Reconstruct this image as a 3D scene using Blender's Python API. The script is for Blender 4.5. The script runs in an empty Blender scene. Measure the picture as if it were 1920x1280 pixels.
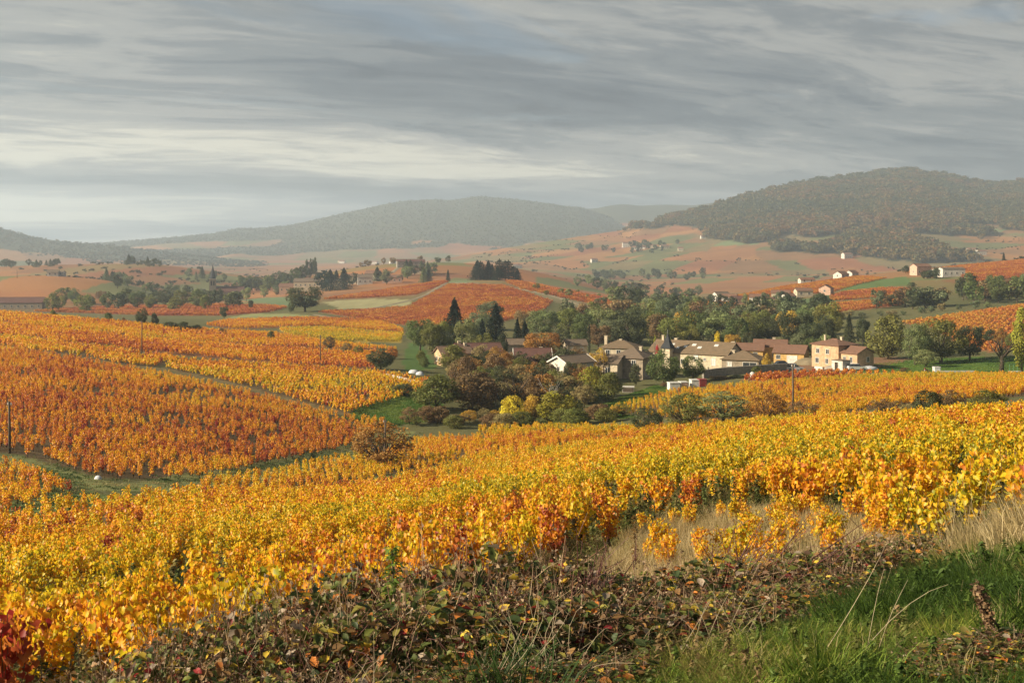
import bpy, bmesh, math, random
import numpy as np
from mathutils import Vector, Matrix
R = math.radians
random.seed(7); rng = np.random.default_rng(7)
scene = bpy.context.scene
COL = scene.collection

# ------------------------------------------------------------------ camera, sky, sun, exposure
F, CXP, HY = 2100.0, 960.0, 480.0            # focal length and horizon row in pixels of the 1920x1280 photograph
cam_d = bpy.data.cameras.new('camera'); cam = bpy.data.objects.new('camera', cam_d); COL.objects.link(cam)
cam_d.sensor_width = 36.0; cam_d.lens = 36.0*F/1920.0
cam_d.shift_y = -(640.0-HY)/1920.0
cam_d.clip_start = 0.1; cam_d.clip_end = 60000
cam.location = (0, 0, 0); cam.rotation_euler = (R(90), 0, 0)
scene.camera = cam

SUN_EL, SUN_DIR = R(25), Vector((-0.95, -0.24, 0)).normalized()
SUN_DIR = Vector((SUN_DIR.x*math.cos(SUN_EL), SUN_DIR.y*math.cos(SUN_EL), math.sin(SUN_EL)))
sun_d = bpy.data.lights.new('sun', 'SUN'); sun = bpy.data.objects.new('sun', sun_d); COL.objects.link(sun)
sun_d.energy = 5.0; sun_d.angle = R(0.55); sun_d.color = (1.0, 0.86, 0.64)
sun.location = (-200, 40, 200); sun.rotation_euler = SUN_DIR.to_track_quat('Z', 'Y').to_euler()

scene.view_settings.view_transform = 'Standard'; scene.view_settings.look = 'None'
scene.view_settings.exposure = 1.12; scene.view_settings.gamma = 1.0
cy = scene.cycles
cy.use_denoising = True
try: cy.denoiser = 'OPENIMAGEDENOISE'
except Exception: pass
cy.max_bounces = 6; cy.diffuse_bounces = 3; cy.glossy_bounces = 2; cy.transmission_bounces = 4
cy.transparent_max_bounces = 6; cy.volume_bounces = 1
cy.sample_clamp_indirect = 6.0
cy.caustics_reflective = False; cy.caustics_refractive = False

class NT:
    """small node helper"""
    def __init__(s, tree): s.t = tree; s.n = tree.nodes; s.n.clear()
    def new(s, kind, **kw):
        nd = s.n.new(kind)
        for k, v in kw.items():
            if k == 'inp':
                for a, b in v.items(): s.set(nd, a, b)
            else: setattr(nd, k, v)
        return nd
    def set(s, nd, key, v):
        sock = nd.inputs[key]
        if isinstance(v, bpy.types.NodeSocket): s.t.links.new(v, sock)
        else: sock.default_value = v
    def math(s, op, a, b=0.0, c=None, clamp=False):
        nd = s.new('ShaderNodeMath', operation=op, use_clamp=clamp)
        s.set(nd, 0, a); s.set(nd, 1, b)
        if c is not None: s.set(nd, 2, c)
        return nd.outputs[0]
    def ramp(s, fac, stops, interp='LINEAR'):
        nd = s.new('ShaderNodeValToRGB'); cr = nd.color_ramp; cr.interpolation = interp
        while len(cr.elements) < len(stops): cr.elements.new(0.5)
        for e, (p, c) in zip(cr.elements, stops):
            e.position = p; e.color = (*c, 1) if len(c) == 3 else c
        s.set(nd, 0, fac); return nd.outputs[0]
    def mix(s, fac, a, b, blend='MIX'):
        nd = s.new('ShaderNodeMix', data_type='RGBA', blend_type=blend)
        s.set(nd, 0, fac); s.set(nd, 6, a if isinstance(a, bpy.types.NodeSocket) else (*a, 1)[:4])
        s.set(nd, 7, b if isinstance(b, bpy.types.NodeSocket) else (*b, 1)[:4])
        return nd.outputs[2]
    def noise(s, vec, scale, detail=4, rough=0.55, dist=0.0):
        nd = s.new('ShaderNodeTexNoise'); nd.noise_dimensions = '3D'
        if vec is not None: s.set(nd, 'Vector', vec)
        s.set(nd, 'Scale', scale); s.set(nd, 'Detail', detail); s.set(nd, 'Roughness', rough); s.set(nd, 'Distortion', dist)
        return nd.outputs[0]
    def comb(s, x, y, z):
        nd = s.new('ShaderNodeCombineXYZ'); s.set(nd, 0, x); s.set(nd, 1, y); s.set(nd, 2, z); return nd.outputs[0]

world = bpy.data.worlds.new('World'); scene.world = world; world.use_nodes = True
def build_world():
    n = NT(world.node_tree)
    out = n.new('ShaderNodeOutputWorld'); bg = n.new('ShaderNodeBackground')
    sky = n.new('ShaderNodeTexSky'); sky.sky_type = 'NISHITA'; sky.sun_disc = False
    sky.sun_elevation = SUN_EL; sky.sun_rotation = math.atan2(SUN_DIR.x, SUN_DIR.y)
    sky.dust_density = 3.0; sky.air_density = 1.0
    tc = n.new('ShaderNodeTexCoord'); sep = n.new('ShaderNodeSeparateXYZ'); n.set(sep, 0, tc.outputs['Generated'])
    x, y, z = sep.outputs
    zc = n.math('ADD', n.math('MAXIMUM', z, 0.0), 0.10)
    u = n.math('DIVIDE', x, zc); v = n.math('DIVIDE', y, zc)
    # high cloud sheet on a plane overhead; streaks run across the view and slant a little
    u2 = n.math('ADD', n.math('MULTIPLY', u, 0.90), n.math('MULTIPLY', v, 0.44)); v = n.math('ADD', n.math('MULTIPLY', u, -0.44), n.math('MULTIPLY', v, 0.90))
    wa = n.noise(n.comb(n.math('MULTIPLY', u2, 0.45), n.math('MULTIPLY', v, 0.5), 5.5), 1.0, 3, 0.5)
    u2 = n.math('ADD', u2, n.math('MULTIPLY_ADD', wa, 2.0, -1.0)); v = n.math('ADD', v, n.math('MULTIPLY_ADD', wa, -0.9, 0.45))
    p1 = n.comb(n.math('MULTIPLY', u2, 0.45), n.math('MULTIPLY', v, 0.90), 3.7)
    big = n.noise(p1, 0.50, 5, 0.5, 0.3)
    p2 = n.comb(n.math('MULTIPLY', u2, 1.0), n.math('MULTIPLY', v, 2.0), 9.1)
    mid = n.noise(p2, 0.8, 8, 0.6, 0.4)
    p3 = n.comb(n.math('MULTIPLY', u2, 2.0), n.math('MULTIPLY', v, 4.6), 1.3)
    fine = n.noise(p3, 1.7, 7, 0.62, 0.4)
    d = n.math('ADD', n.math('MULTIPLY', big, 0.60), n.math('ADD', n.math('MULTIPLY', mid, 0.27), n.math('MULTIPLY', fine, 0.13)))
    # brighter towards the side the sun is on and near the horizon (thin cloud lit from behind)
    sdot = n.math('ADD', n.math('MULTIPLY', x, SUN_DIR.x), n.math('MULTIPLY', y, SUN_DIR.y))
    glow = n.math('MULTIPLY', n.math('MULTIPLY', sdot, 0.5, clamp=False), 1.0)
    low = n.math('POWER', n.math('SUBTRACT', 1.0, n.math('MAXIMUM', z, 0.0), clamp=True), 7.0)
    dk = n.math('MULTIPLY_ADD', d, 3.9, -1.47)
    d2 = n.math('ADD', dk, n.math('ADD', n.math('MULTIPLY', glow, 0.30), n.math('MULTIPLY', low, 0.24)))
    cloud = n.ramp(d2, [(0.25, (0.064, 0.080, 0.102)), (0.42, (0.098, 0.117, 0.138)), (0.56, (0.158, 0.174, 0.185)), (0.72, (0.265, 0.268, 0.258)), (1.0, (0.56, 0.53, 0.43))], 'EASE')
    skyc = n.new('ShaderNodeMix', data_type='RGBA', blend_type='MULTIPLY'); n.set(skyc, 0, 1.0)
    n.set(skyc, 6, sky.outputs[0]); n.set(skyc, 7, (0.085, 0.085, 0.085, 1))
    # gaps of blue sky between the streaks
    gap = n.noise(n.comb(n.math('MULTIPLY', u2, 0.5), n.math('MULTIPLY', v, 1.2), 21.0), 0.8, 6, 0.6, 0.7)
    gapf = n.ramp(gap, [(0.58, (0, 0, 0)), (0.70, (0.75, 0.75, 0.75))])
    col = n.mix(gapf, cloud, skyc.outputs[2])
    n.set(bg, 'Color', col); n.set(bg, 'Strength', 0.66)
    n.t.links.new(bg.outputs[0], out.inputs[0])
build_world()

# ------------------------------------------------------------------ custom properties
def tag(o, label=None, cat=None, group=None, kind=None):
    if label: o['label'] = label
    if cat: o['category'] = cat
    if group: o['group'] = group
    if kind: o['kind'] = kind
    return o
def empty(name, loc, rz=0.0, parent=None, scale=(1, 1, 1)):
    o = bpy.data.objects.new(name, None); COL.objects.link(o); o.empty_display_size = 0.2
    o.location = loc; o.rotation_euler = (0, 0, rz); o.scale = scale; o.parent = parent
    return o
def mesh_np(name, verts, faces, fattr=None, vcol=None, smooth=False, mat=None):
    """mesh from numpy arrays; faces = array (n,k) or a list of such arrays"""
    me = bpy.data.meshes.new(name)
    verts = np.asarray(verts, dtype=np.float32).reshape(-1, 3)
    if not isinstance(faces, list): faces = [faces]
    faces = [np.asarray(f, dtype=np.int32) for f in faces if len(f)]
    me.vertices.add(len(verts)); me.vertices.foreach_set('co', verts.ravel())
    nl = sum(f.size for f in faces); nf = sum(len(f) for f in faces)
    if nf:
        me.loops.add(nl); me.loops.foreach_set('vertex_index', np.concatenate([f.ravel() for f in faces]))
        me.polygons.add(nf)
        tot = np.concatenate([np.full(len(f), f.shape[1], dtype=np.int32) for f in faces])
        st = np.concatenate([[0], np.cumsum(tot)[:-1]]).astype(np.int32)
        me.polygons.foreach_set('loop_start', st); me.polygons.foreach_set('loop_total', tot)
        if smooth: me.polygons.foreach_set('use_smooth', np.ones(nf, dtype=bool))
    for k, a in (fattr or {}).items():
        at = me.attributes.new(k, 'FLOAT', 'FACE'); at.data.foreach_set('value', np.asarray(a, dtype=np.float32))
    if vcol is not None:
        at = me.attributes.new('col', 'FLOAT_COLOR', 'POINT')
        c = np.ones((len(verts), 4), dtype=np.float32); c[:, :3] = vcol; at.data.foreach_set('color', c.ravel())
    me.update(calc_edges=True)
    if mat: me.materials.append(mat)
    return me
def link(name, me, parent=None, mat=None):
    o = bpy.data.objects.new(name, me); COL.objects.link(o); o.parent = parent
    if mat is not None:
        if len(me.materials) == 0: me.materials.append(mat)
    return o

class MB:
    """collects boxes, tubes and prisms into one mesh"""
    def __init__(s): s.v = []; s.f = []
    def add(s, vs, fs):
        b = len(s.v); s.v += [tuple(map(float, v)) for v in vs]; s.f += [tuple(i+b for i in f) for f in fs]; return s
    def box(s, x0, x1, y0, y1, z0, z1):
        return s.add([(x0, y0, z0), (x1, y0, z0), (x1, y1, z0), (x0, y1, z0), (x0, y0, z1), (x1, y0, z1), (x1, y1, z1), (x0, y1, z1)],
                     [(3, 2, 1, 0), (4, 5, 6, 7), (0, 1, 5, 4), (1, 2, 6, 5), (2, 3, 7, 6), (3, 0, 4, 7)])
    def tube(s, pts, rad, k=7, cap=True):
        pts = [Vector(p) for p in pts]; n = len(pts)
        if not hasattr(rad, '__len__'): rad = [rad]*n
        vs = []; fs = []; ref = Vector((0.31, 0.95, 0.05))
        for i, p in enumerate(pts):
            t = (pts[min(i+1, n-1)]-pts[max(i-1, 0)])
            if t.length < 1e-9: t = Vector((0, 0, 1))
            t.normalize(); a = t.cross(ref)
            if a.length < 1e-3: a = t.cross(Vector((1, 0, 0)))
            a.normalize(); b = t.cross(a)
            for j in range(k):
                q = 2*math.pi*j/k; vs.append(p+(a*math.cos(q)+b*math.sin(q))*rad[i])
        for i in range(n-1):
            for j in range(k):
                fs.append((i*k+j, i*k+(j+1) % k, (i+1)*k+(j+1) % k, (i+1)*k+j))
        if cap: fs.append(tuple(range(k))[::-1]); fs.append(tuple((n-1)*k+j for j in range(k)))
        return s.add(vs, fs)
    def prism(s, poly, axis, a, b):
        """poly of (p,q) extruded along axis from a to b"""
        def P(p, q, w): return {'x': (w, p, q), 'y': (p, w, q), 'z': (p, q, w)}[axis]
        n = len(poly); vs = [P(p, q, a) for p, q in poly]+[P(p, q, b) for p, q in poly]
        fs = [tuple(range(n))[::-1], tuple(range(n, 2*n))]+[(i, (i+1) % n, n+(i+1) % n, n+i) for i in range(n)]
        return s.add(vs, fs)
    def mesh(s, name, mat=None, smooth=False):
        me = bpy.data.meshes.new(name); me.from_pydata(s.v, [], s.f)
        bm = bmesh.new(); bm.from_mesh(me); bmesh.ops.recalc_face_normals(bm, faces=bm.faces); bm.to_mesh(me); bm.free()
        if smooth: me.polygons.foreach_set('use_smooth', [True]*len(me.polygons))
        if mat: me.materials.append(mat)
        me.update(); return me
    def build(s, name, mat=None, parent=None, smooth=False): return link(name, s.mesh(name, mat, smooth), parent)

# ------------------------------------------------------------------ noise
def vnoise(x, y, scale=1.0, seed=0, octaves=3, gain=0.5):
    x = np.asarray(x, dtype=np.float64)*scale; y = np.asarray(y, dtype=np.float64)*scale
    out = np.zeros(np.broadcast(x, y).shape); amp = 1.0; tot = 0
    for o in range(octaves):
        xi = np.floor(x).astype(np.int64); yi = np.floor(y).astype(np.int64); fx = x-xi; fy = y-yi
        fx = fx*fx*(3-2*fx); fy = fy*fy*(3-2*fy)
        def h(a, b):
            k = (a*374761393+b*668265263+(seed+o*17)*1442695041) & 0xffffffff
            k = ((k ^ (k >> 13))*1274126177) & 0xffffffff
            return ((k ^ (k >> 16)) & 0xffff)/65535.0
        v = (h(xi, yi)*(1-fx)+h(xi+1, yi)*fx)*(1-fy)+(h(xi, yi+1)*(1-fx)+h(xi+1, yi+1)*fx)*fy
        out += v*amp; tot += amp; amp *= gain; x = x*2.03+11.3; y = y*2.03+7.7
    return out/tot
# ------------------------------------------------------------------ the lie of the land
# survey points: (column of the photograph, distance ahead in metres, height below/above the eye in metres)
def zp(py, d): return -(py-HY)/F*d
SV = []
def sv(d, *pz):
    for p, z in pz: SV.append((p, d, z))
def sp(d, *pp):
    for p, y in pp: SV.append((p, d, zp(y, d)))
for d_, z_ in ((0.6, -1.58), (1.5, -1.6), (2.6, -1.66)): sv(d_, (-1500, z_), (-600, z_), (0, z_), (960, z_), (1920, z_+.06), (2500, z_+.1), (3400, z_+.1))
sv(4.5, (-1500, -2.2), (-600, -2.2), (0, -2.2), (480, -1.95), (960, -1.75), (1440, -1.68), (1920, -1.52), (2500, -1.4), (3400, -1.4))
sv(7, (-1500, -3.6), (-600, -3.6), (0, -3.4), (480, -3.0), (960, -2.6), (1440, -2.3), (1920, -1.85), (2500, -1.7), (3400, -1.6))
sv(11, (-1500, -5), (-600, -5), (0, -4.9), (480, -4.6), (960, -3.9), (1440, -3.5), (1920, -3.1), (2500, -2.8), (3400, -2))
sv(18, (-1500, -7), (-600, -6.8), (0, -6.6), (480, -6.2), (960, -5.4), (1440, -4.8), (1920, -4.35), (2500, -4), (3400, -2.6))
sv(28, (-1500, -9), (-600, -8.9), (0, -8.6), (480, -8.2), (960, -7.2), (1440, -6.3), (1920, -5.5), (2500, -5), (3400, -3.6))
sv(45, (-1500, -12), (-600, -12), (0, -12), (480, -11.3), (960, -10), (1440, -8.6), (1920, -7.4), (2500, -6.8), (3400, -5))
sv(70, (-1500, -15), (-600, -15.5), (0, -16), (480, -15.6), (960, -14.5), (1440, -11.9), (1920, -9.9), (2500, -9.2), (3400, -8))
sp(100, (-1500, 800), (-600, 820), (0, 842), (300, 878), (500, 905), (700, 916), (960, 880), (1200, 850), (1440, 812), (1700, 780), (1920, 757), (2500, 720), (3400, 700))
sp(125, (0, 770), (300, 815), (500, 845), (720, 876), (960, 842), (1200, 824), (1440, 794), (1700, 765), (1920, 748))
sp(150, (-600, 700), (0, 722), (300, 755), (500, 790), (720, 825), (960, 817), (1200, 803), (1440, 778), (1700, 750), (1920, 738), (2500, 710))
sp(172, (0, 692), (300, 722), (500, 752), (700, 780), (960, 797), (1200, 776), (1440, 758), (1700, 736), (1920, 726))
sp(205, (-600, 650), (0, 660), (300, 684), (500, 705), (720, 712), (860, 735), (960, 748), (1200, 744), (1440, 720), (1700, 716), (1920, 710), (2500, 690))
sp(235, (0, 637), (300, 658), (500, 676), (720, 687), (960, 700), (1200, 716), (1440, 702), (1700, 701), (1920, 699))
sp(262, (0, 617), (300, 640), (500, 658), (720, 673), (960, 676), (1200, 692), (1440, 690), (1700, 691), (1920, 690), (2500, 670))
sp(300, (-600, 585), (0, 598), (300, 622), (500, 641), (720, 655), (960, 656), (1200, 668), (1440, 670), (1700, 668), (1920, 655))
sp(330, (0, 583), (200, 598), (380, 615), (500, 630), (720, 646))
sp(360, (-600, 575), (0, 588), (200, 601), (380, 613), (720, 634), (960, 640), (1200, 648), (1440, 645), (1700, 636), (1920, 618), (2500, 590))
sp(420, (0, 590), (380, 606), (560, 604), (720, 616), (900, 607), (1100, 618), (1300, 626), (1500, 617), (1700, 600), (1920, 574), (2500, 540))
sp(450, (1700, 596), (1920, 573))
sp(480, (-600, 590), (0, 590), (380, 597), (560, 592), (720, 598), (900, 588), (1100, 600), (1230, 600), (1350, 606), (1500, 598), (1700, 590), (1920, 576))
sp(560, (0, 587), (380, 586), (560, 576), (720, 572), (900, 561), (1100, 572), (1230, 577), (1350, 588), (1500, 575), (1700, 562), (1920, 558), (2500, 540))
sp(640, (0, 580), (200, 580), (380, 577), (560, 563), (720, 555), (900, 542), (1050, 545), (1130, 556), (1230, 585), (1340, 566), (1500, 553), (1700, 540), (1920, 534))
sp(740, (-600, 570), (0, 565), (200, 568), (380, 571), (560, 556), (700, 545), (840, 523), (930, 522), (1000, 529), (1100, 562), (1230, 580), (1340, 560), (1480, 534), (1620, 522), (1750, 515), (1920, 507), (2500, 490))
sp(860, (-600, 510), (0, 512), (100, 511), (200, 520), (340, 553), (400, 571), (560, 549), (700, 538), (840, 536), (930, 537), (1000, 545), (1100, 566), (1230, 574), (1340, 562), (1480, 545), (1620, 513), (1750, 501), (1920, 490), (2500, 470))
sp(960, (0, 526), (100, 526), (200, 530), (340, 556), (480, 556), (590, 540), (700, 523), (800, 520), (930, 530), (1060, 545), (1140, 552), (1230, 565), (1340, 560), (1480, 550), (1620, 525), (1750, 508), (1920, 484))
sp(1120, (-600, 515), (0, 522), (100, 520), (200, 515), (340, 530), (470, 545), (590, 511), (680, 495), (760, 489), (860, 488), (960, 497), (1060, 520), (1140, 545), (1230, 556), (1340, 550), (1480, 546), (1620, 530), (1750, 515), (1920, 500), (2500, 470))
sp(1300, (-600, 500), (0, 497), (100, 494), (200, 492), (290, 492), (360, 500), (450, 515), (590, 528), (700, 515), (860, 508), (960, 514), (1060, 525), (1140, 540), (1230, 548), (1340, 540), (1480, 538), (1620, 528), (1750, 515), (1920, 503))
sp(1600, (-600, 515), (0, 510), (200, 510), (450, 522), (700, 525), (860, 520), (960, 515), (1060, 516), (1140, 528), (1230, 530), (1340, 522), (1480, 520), (1620, 515), (1750, 505), (1920, 495), (2500, 470))
sp(2000, (-600, 510), (0, 505), (200, 508), (450, 515), (700, 515), (860, 505), (960, 503), (1060, 502), (1140, 508), (1230, 508), (1340, 505), (1480, 503), (1620, 500), (1750, 492), (1920, 482))
sp(2600, (-600, 500), (0, 498), (450, 502), (860, 494), (1060, 488), (1230, 488), (1480, 486), (1750, 478), (1920, 470), (2500, 450))
sp(4000, (-1500, 490), (-600, 490), (450, 491), (1060, 485), (1480, 480), (1920, 470), (2500, 450), (3400, 450))
SV = np.array(SV)
LD0, LD1, NLD = math.log(0.5), math.log(3900.0), 300
PX0, PX1, NPX = -1500.0, 3420.0, 247
def _terrain_table():
    A = np.column_stack([SV[:, 0]/330.0, np.log(SV[:, 1])*2.6])
    z = SV[:, 2]
    D = np.sqrt(((A[:, None]-A[None])**2).sum(-1))
    n = len(A); M = np.zeros((n+3, n+3)); M[:n, :n] = D-np.eye(n)*0.02; M[:n, n] = 1; M[:n, n+1:] = A; M[n, :n] = 1; M[n+1:, :n] = A.T
    s = np.linalg.solve(M, np.concatenate([z, np.zeros(3)]))
    gp = np.linspace(PX0, PX1, NPX)/330.0; gl = np.linspace(LD0, LD1, NLD)*2.6
    out = np.zeros((NLD, NPX))
    for i, l in enumerate(gl):
        dd = np.sqrt((gp[:, None]-A[None, :, 0])**2+(l-A[None, :, 1])**2)
        out[i] = dd@s[:n]+s[n]+s[n+1]*gp+s[n+2]*l
    for _ in range(2):                                    # soften the kinks
        p = np.pad(out, 1, mode='edge'); out = (p[:-2, 1:-1]+2*p[1:-1, 1:-1]+p[2:, 1:-1])/4
        p = np.pad(out, 1, mode='edge'); out = (p[1:-1, :-2]+2*p[1:-1, 1:-1]+p[1:-1, 2:])/4
    return out
TT = _terrain_table()
def gz(px, d):
    """ground height at column px, distance d"""
    px = np.asarray(px, dtype=float); l = np.log(np.maximum(np.asarray(d, dtype=float), 0.5))
    a = np.clip((px-PX0)/(PX1-PX0)*(NPX-1), 0, NPX-1.001); b = np.clip((l-LD0)/(LD1-LD0)*(NLD-1), 0, NLD-1.001)
    ai = a.astype(int); bi = b.astype(int); fa = a-ai; fb = b-bi
    return (TT[bi, ai]*(1-fa)+TT[bi, ai+1]*fa)*(1-fb)+(TT[bi+1, ai]*(1-fa)+TT[bi+1, ai+1]*fa)*fb
def gxy(x, y):
    y = np.maximum(np.asarray(y, dtype=float), 0.5); return gz(CXP+np.asarray(x)*F/y, y)
def gpy(px, d): return HY-gz(px, d)*F/np.asarray(d, dtype=float)
def pos(px, d):
    return Vector(((px-CXP)/F*d, d, float(gz(px, d))))
LDS = np.linspace(math.log(3.0), math.log(3800), 2600); DS = np.exp(LDS)
def bp(px, py, lo=3.0, hi=3800.0):
    """distance at which the ground shows at (px,py), searched between lo and hi"""
    m = (DS >= lo) & (DS <= hi); dd = DS[m]; r = gpy(np.full(len(dd), px), dd)
    s = np.where((r[:-1] >= py) & (r[1:] < py))[0]
    if len(s): i = s[0]; t = (r[i]-py)/max(r[i]-r[i+1], 1e-9); return dd[i]+(dd[i+1]-dd[i])*t
    return dd[np.argmin(np.abs(r-py))]
def pix_poly(poly, lo, hi, step=25):
    """outline given as photo points -> outline on the ground as (column, log distance)"""
    out = []
    for (a, b), (c, e) in zip(poly, poly[1:]+poly[:1]):
        k = max(1, int(max(abs(c-a), abs(e-b))/step))
        for i in range(k):
            t = i/k; px = a+(c-a)*t; py = b+(e-b)*t
            out.append((px, math.log(bp(px, py, lo, hi))))
    return np.array(out)
def inside(poly, px, l):
    c = np.zeros(px.shape, dtype=bool); n = len(poly)
    for i in range(n):
        x1, y1 = poly[i]; x2, y2 = poly[(i+1) % n]
        if y1 == y2: continue
        hit = ((y1 > l) != (y2 > l)) & (px < (x2-x1)*(l-y1)/(y2-y1)+x1)
        c ^= hit
    return c
# ------------------------------------------------------------------ materials
def mat_new(name):
    m = bpy.data.materials.new(name); m.use_nodes = True; n = NT(m.node_tree)
    out = n.new('ShaderNodeOutputMaterial'); return m, n, out
def attr(n, name, typ='GEOMETRY'):
    a = n.new('ShaderNodeAttribute'); a.attribute_name = name; a.attribute_type = typ; return a
def plain(name, col, rough=0.8, var=0.18, scale=3.0, bump=0.0, bscale=20.0, metal=0.0, col2=None, spec=0.3, stretch=None):
    """surface with uneven colour and fine relief"""
    m, n, out = mat_new(name); bs = n.new('ShaderNodeBsdfPrincipled')
    tc = n.new('ShaderNodeTexCoord'); vec = tc.outputs['Object']
    if stretch:
        mp = n.new('ShaderNodeMapping'); n.set(mp, 0, vec); n.set(mp, 3, stretch); vec = mp.outputs[0]
    nz = n.noise(vec, scale, 5, 0.6)
    c2 = col2 or tuple(c*(1-var*2) for c in col); c1 = tuple(min(1, c*(1+var)) for c in col)
    n.set(bs, 'Base Color', n.ramp(nz, [(0.3, c2), (0.7, c1)])); n.set(bs, 'Roughness', rough); n.set(bs, 'Metallic', metal)
    n.set(bs, 'Specular IOR Level', spec)
    if bump:
        b = n.new('ShaderNodeBump'); n.set(b, 'Strength', bump); n.set(b, 'Distance', 0.05); n.set(b, 'Height', n.noise(vec, bscale, 4, 0.6)); n.set(bs, 'Normal', b.outputs[0])
    n.t.links.new(bs.outputs[0], out.inputs[0]); return m
def leaf_shader(n, out, col, trans=0.45, rough=0.55, spec=0.25, tcol=None):
    bs = n.new('ShaderNodeBsdfPrincipled'); n.set(bs, 'Base Color', col); n.set(bs, 'Roughness', rough); n.set(bs, 'Specular IOR Level', spec)
    tr = n.new('ShaderNodeBsdfTranslucent'); n.set(tr, 'Color', tcol if tcol is not None else col)
    mx = n.new('ShaderNodeMixShader'); n.set(mx, 0, trans)
    n.t.links.new(bs.outputs[0], mx.inputs[1]); n.t.links.new(tr.outputs[0], mx.inputs[2]); n.t.links.new(mx.outputs[0], out.inputs[0])
def vine_leaf_mat():
    m, n, out = mat_new('vine_leaf')
    lv = attr(n, 'lv'); t1 = attr(n, 'tint', 'INSTANCER')
    t = n.math('ADD', t1.outputs['Fac'], n.math('MULTIPLY', n.math('SUBTRACT', lv.outputs['Fac'], 0.5), 0.46))
    c = n.ramp(t, [(0.0, (0.30, 0.30, 0.025)), (0.12, (0.62, 0.50, 0.022)), (0.27, (0.80, 0.53, 0.020)), (0.42, (0.80, 0.37, 0.018)), (0.56, (0.64, 0.225, 0.030)), (0.72, (0.46, 0.130, 0.040)), (0.88, (0.34, 0.045, 0.028)), (1.0, (0.24, 0.012, 0.020))])
    leaf_shader(n, out, c, 0.5, 0.45, 0.35)
    return m
def vine_far_mat():
    m, n, out = mat_new('vine_leaf_browned'); lv = attr(n, 'lv'); t1 = attr(n, 'tint', 'INSTANCER')
    t = n.math('ADD', t1.outputs['Fac'], n.math('MULTIPLY', n.math('SUBTRACT', lv.outputs['Fac'], 0.5), 0.5))
    c = n.ramp(t, [(0.1, (0.46, 0.33, 0.05)), (0.35, (0.62, 0.32, 0.05)), (0.55, (0.57, 0.205, 0.05)), (0.75, (0.44, 0.125, 0.05)), (1.0, (0.30, 0.06, 0.04))])
    leaf_shader(n, out, c, 0.4, 0.6, 0.2); return m
def tint_leaf_mat(name, spread=0.5, trans=0.35):
    """foliage whose colour is set per object (object colour) with leaf to leaf variation"""
    m, n, out = mat_new(name)
    lv = attr(n, 'lv'); oi = n.new('ShaderNodeObjectInfo')
    k = n.math('ADD', 1-spread, n.math('MULTIPLY', lv.outputs['Fac'], 2*spread))
    sc = n.new('ShaderNodeVectorMath', operation='SCALE'); n.set(sc, 0, oi.outputs['Color']); n.set(sc, 'Scale', k)
    hs = n.new('ShaderNodeHueSaturation'); n.set(hs, 'Color', sc.outputs[0])
    n.set(hs, 'Hue', n.math('ADD', 0.482, n.math('MULTIPLY', lv.outputs['Fac'], 0.036)))
    leaf_shader(n, out, hs.outputs[0], trans, 0.6, 0.2)
    return m
def attr_leaf_mat(name, trans=0.35, rough=0.55):
    """foliage coloured leaf by leaf through the mesh's own colour attribute"""
    m, n, out = mat_new(name); c = attr(n, 'col'); leaf_shader(n, out, c.outputs['Color'], trans, rough, 0.3); return m
def inst_leaf_mat(name, trans=0.35):
    """foliage of scattered stuff, colour carried by each instance"""
    m, n, out = mat_new(name); lv = attr(n, 'lv'); c = attr(n, 'icol', 'INSTANCER')
    k = n.math('ADD', 0.6, n.math('MULTIPLY', lv.outputs['Fac'], 0.8))
    sc = n.new('ShaderNodeVectorMath', operation='SCALE'); n.set(sc, 0, c.outputs['Color']); n.set(sc, 'Scale', k)
    leaf_shader(n, out, sc.outputs[0], trans, 0.6, 0.2); return m
def ground_mat(name, s1=0.9, s2=6.0, s3=0.02, bump=0.5):
    m, n, out = mat_new(name); bs = n.new('ShaderNodeBsdfPrincipled'); c = attr(n, 'col')
    tc = n.new('ShaderNodeTexCoord'); v = tc.outputs['Object']
    a = n.noise(v, s1, 6, 0.65); b = n.noise(v, s2, 4, 0.6); w = n.noise(v, s3, 4, 0.6)
    k = n.math('ADD', 0.30, n.math('ADD', n.math('MULTIPLY', a, 0.7), n.math('ADD', n.math('MULTIPLY', b, 0.4), n.math('MULTIPLY', w, 0.3))))
    sc = n.new('ShaderNodeVectorMath', operation='SCALE'); n.set(sc, 0, c.outputs['Color']); n.set(sc, 'Scale', k)
    n.set(bs, 'Base Color', sc.outputs[0]); n.set(bs, 'Roughness', 0.95); n.set(bs, 'Specular IOR Level', 0.1)
    bm_ = n.new('ShaderNodeBump'); n.set(bm_, 'Strength', bump); n.set(bm_, 'Distance', 0.12); n.set(bm_, 'Height', n.math('ADD', a, n.math('MULTIPLY', b, 0.4))); n.set(bs, 'Normal', bm_.outputs[0])
    n.t.links.new(bs.outputs[0], out.inputs[0]); return m
M = {}
M['vine'] = vine_leaf_mat(); M['vinefar'] = vine_far_mat(); M['tree'] = tint_leaf_mat('tree_leaf', 0.45, 0.40); M['stuff'] = inst_leaf_mat('scatter_leaf', 0.35)
M['leafcol'] = attr_leaf_mat('leaf_coloured', 0.40); M['dryleaf'] = attr_leaf_mat('dry_leaf', 0.2, 0.8)
M['bark'] = plain('bark', (0.085, 0.062, 0.045), 0.95, 0.3, 8, 0.6, 30)
M['barkpale'] = plain('bark_pale', (0.36, 0.33, 0.29), 0.9, 0.25, 8, 0.4, 30)
M['vinewood'] = plain('vine_wood', (0.055, 0.040, 0.030), 0.95, 0.3, 25, 0.6, 60)
M['cane'] = plain('vine_cane', (0.20, 0.105, 0.045), 0.8, 0.3, 25)
M['ground'] = ground_mat('ground_cover'); M['farland'] = ground_mat('far_land', 0.02, 0.11, 0.004, 0.25)

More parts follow.
